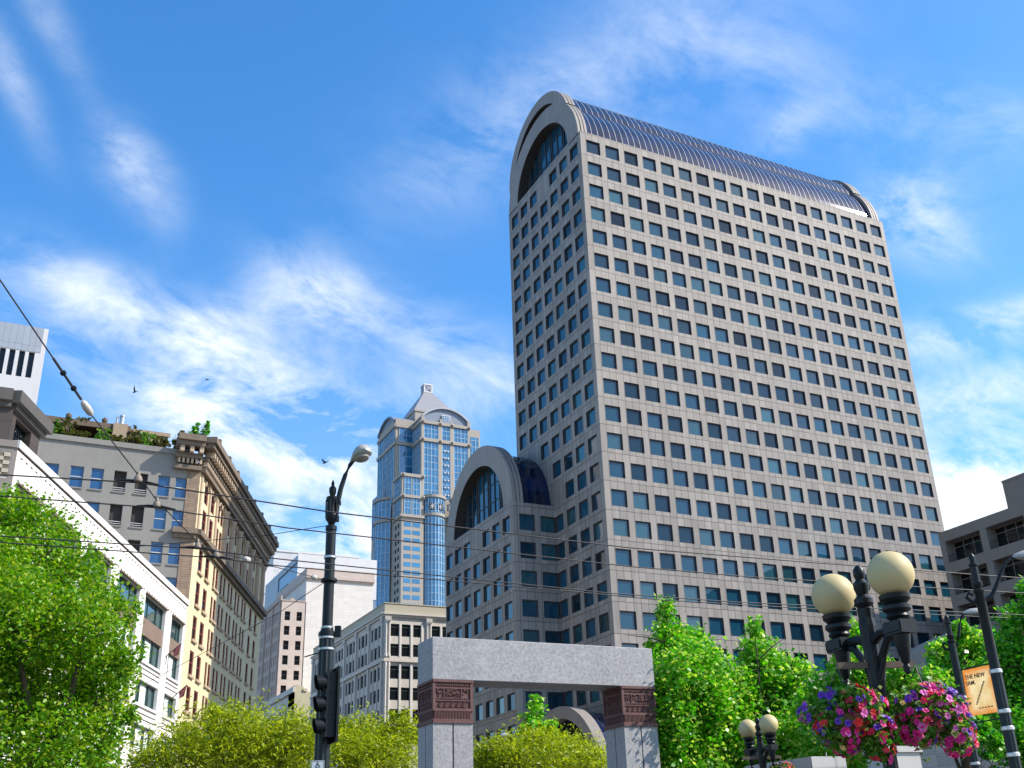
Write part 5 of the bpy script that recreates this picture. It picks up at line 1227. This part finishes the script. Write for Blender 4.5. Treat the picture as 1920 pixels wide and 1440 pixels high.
# ================================================================== LIGHT AND SKY
SUN_EL, SUN_HD = R(41), R(122)          # heading measured clockwise from +Y
sd_ = Vector((math.sin(SUN_HD)*math.cos(SUN_EL), math.cos(SUN_HD)*math.cos(SUN_EL), math.sin(SUN_EL)))
sun = bpy.data.objects.new('sun', bpy.data.lights.new('sun', 'SUN')); col.objects.link(sun)
sun.data.energy = 3.5; sun.data.angle = R(.5); sun.data.color = (1., .93, .82)
sun.rotation_euler = sd_.to_track_quat('Z', 'Y').to_euler(); sun.location = (0, 0, 300)
w = bpy.data.worlds.new('World'); sc.world = w; w.use_nodes = True; t = w.node_tree; t.nodes.clear()
out = nd(t, 'ShaderNodeOutputWorld'); bg = nd(t, 'ShaderNodeBackground'); bg.inputs[1].default_value = .15; lk(t, bg.outputs[0], out.inputs[0])
sky = nd(t, 'ShaderNodeTexSky', sky_type='NISHITA', sun_disc=False, sun_elevation=SUN_EL, sun_rotation=SUN_HD, altitude=50., air_density=1., dust_density=.6, ozone_density=2.)
hsv = nd(t, 'ShaderNodeHueSaturation', i={'Hue': .501, 'Saturation': 1.34, 'Value': 1.06}); lk(t, sky.outputs[0], hsv.inputs['Color'])
tc = nd(t, 'ShaderNodeTexCoord'); DIR = tc.outputs['Generated']
def dot(v):
    n = nd(t, 'ShaderNodeVectorMath', operation='DOT_PRODUCT'); lk(t, DIR, n.inputs[0]); n.inputs[1].default_value = tuple(v); return n.outputs['Value']
T1 = (ray(1200, 800)-ray(700, 620)).normalized(); T3 = ray(900, 700).normalized(); T2 = T3.cross(T1).normalized()
cb3 = nd(t, 'ShaderNodeCombineXYZ'); lk(t, mth(t, 'MULTIPLY', dot(T1), 5.), cb3.inputs[0]); lk(t, mth(t, 'MULTIPLY', dot(T2), 8.5), cb3.inputs[1]); lk(t, mth(t, 'MULTIPLY', dot(T3), 4.), cb3.inputs[2])
nz = nd(t, 'ShaderNodeTexNoise', i={'Scale': 1.8, 'Detail': 10., 'Roughness': .64, 'Distortion': .3}); lk(t, cb3.outputs[0], nz.inputs['Vector'])
CL = [(230, 290, 45, 34, 60, .30), (280, 350, 60, 34, 65, .27), (95, 40, 90, 22, 60, .22), (25, 150, 90, 22, 65, .24), (170, 560, 120, 46, 25, .42), (600, 565, 75, 52, 25, .62), (480, 700, 190, 48, 22, .78), (370, 770, 85, 38, 15, 1.1), (520, 850, 150, 34, 10, .8), (660, 840, 110, 40, 25, .6), (620, 980, 130, 55, 5, .95), (640, 1060, 120, 60, 0, .9), (120, 655, 70, 30, 30, .42), (420, 610, 80, 40, -30, .42),
      (1690, 395, 60, 40, -20, .6), (1745, 450, 60, 34, 20, .45), (1470, 250, 40, 28, -30, .42), (1770, 635, 90, 30, -12, .62), (1890, 600, 60, 26, -10, .5), (1850, 735, 150, 36, -14, .72), (1860, 920, 190, 75, -8, 1.5), (1820, 990, 160, 60, 0, 1.2), (1150, 160, 260, 90, -25, .2), (950, 240, 180, 60, -30, .16), (1500, 160, 250, 60, 30, .16), (1860, 230, 120, 40, 10, .26), (830, 640, 150, 40, 25, .34), (880, 740, 110, 60, 0, .3), (300, 1000, 250, 90, 0, .4)]
tot = None
for x, y, a, b_, an, amp in CL:
    c = ray(x, y).normalized(); u = (ray(x+math.cos(R(an)), y+math.sin(R(an)))-ray(x, y)); u = (u-c*u.dot(c)).normalized(); v = c.cross(u)
    sc_ = 1/F*ray(x, y).length**-1
    pu = mth(t, 'MULTIPLY', dot(u), 1/(a*sc_)); pv = mth(t, 'MULTIPLY', dot(v), 1/(b_*sc_))
    r2 = mth(t, 'ADD', mth(t, 'MULTIPLY', pu, pu), mth(t, 'MULTIPLY', pv, pv))
    gss = mth(t, 'MULTIPLY', mth(t, 'MULTIPLY', mth(t, 'EXPONENT', mth(t, 'MULTIPLY', r2, -.5)), mth(t, 'GREATER_THAN', dot(c), 0.)), amp)
    tot = gss if tot is None else mth(t, 'ADD', tot, gss)
# general thin cloud elsewhere in the sky, so that other directions and reflections hold some too
behind = mth(t, 'MULTIPLY', mth(t, 'LESS_THAN', dot(_fw), .35), .16)
tot = mth(t, 'ADD', tot, behind)
nn_ = mth(t, 'MULTIPLY_ADD', nz.outputs[0], 4.6, -1.66)
den = mth(t, 'MULTIPLY', tot, mth(t, 'MAXIMUM', nn_, .05))
den = mth(t, 'MINIMUM', den, 1.)
lk(t, mixc(t, den, hsv.outputs[0], (3.9, 4.2, 4.5)), bg.inputs[0])

sc.view_settings.view_transform = 'Standard'; sc.view_settings.look = 'None'; sc.view_settings.exposure = .9; sc.view_settings.gamma = 1
sc.render.engine = 'CYCLES'; sc.cycles.max_bounces = 4; sc.cycles.caustics_reflective = False; sc.cycles.caustics_refractive = False
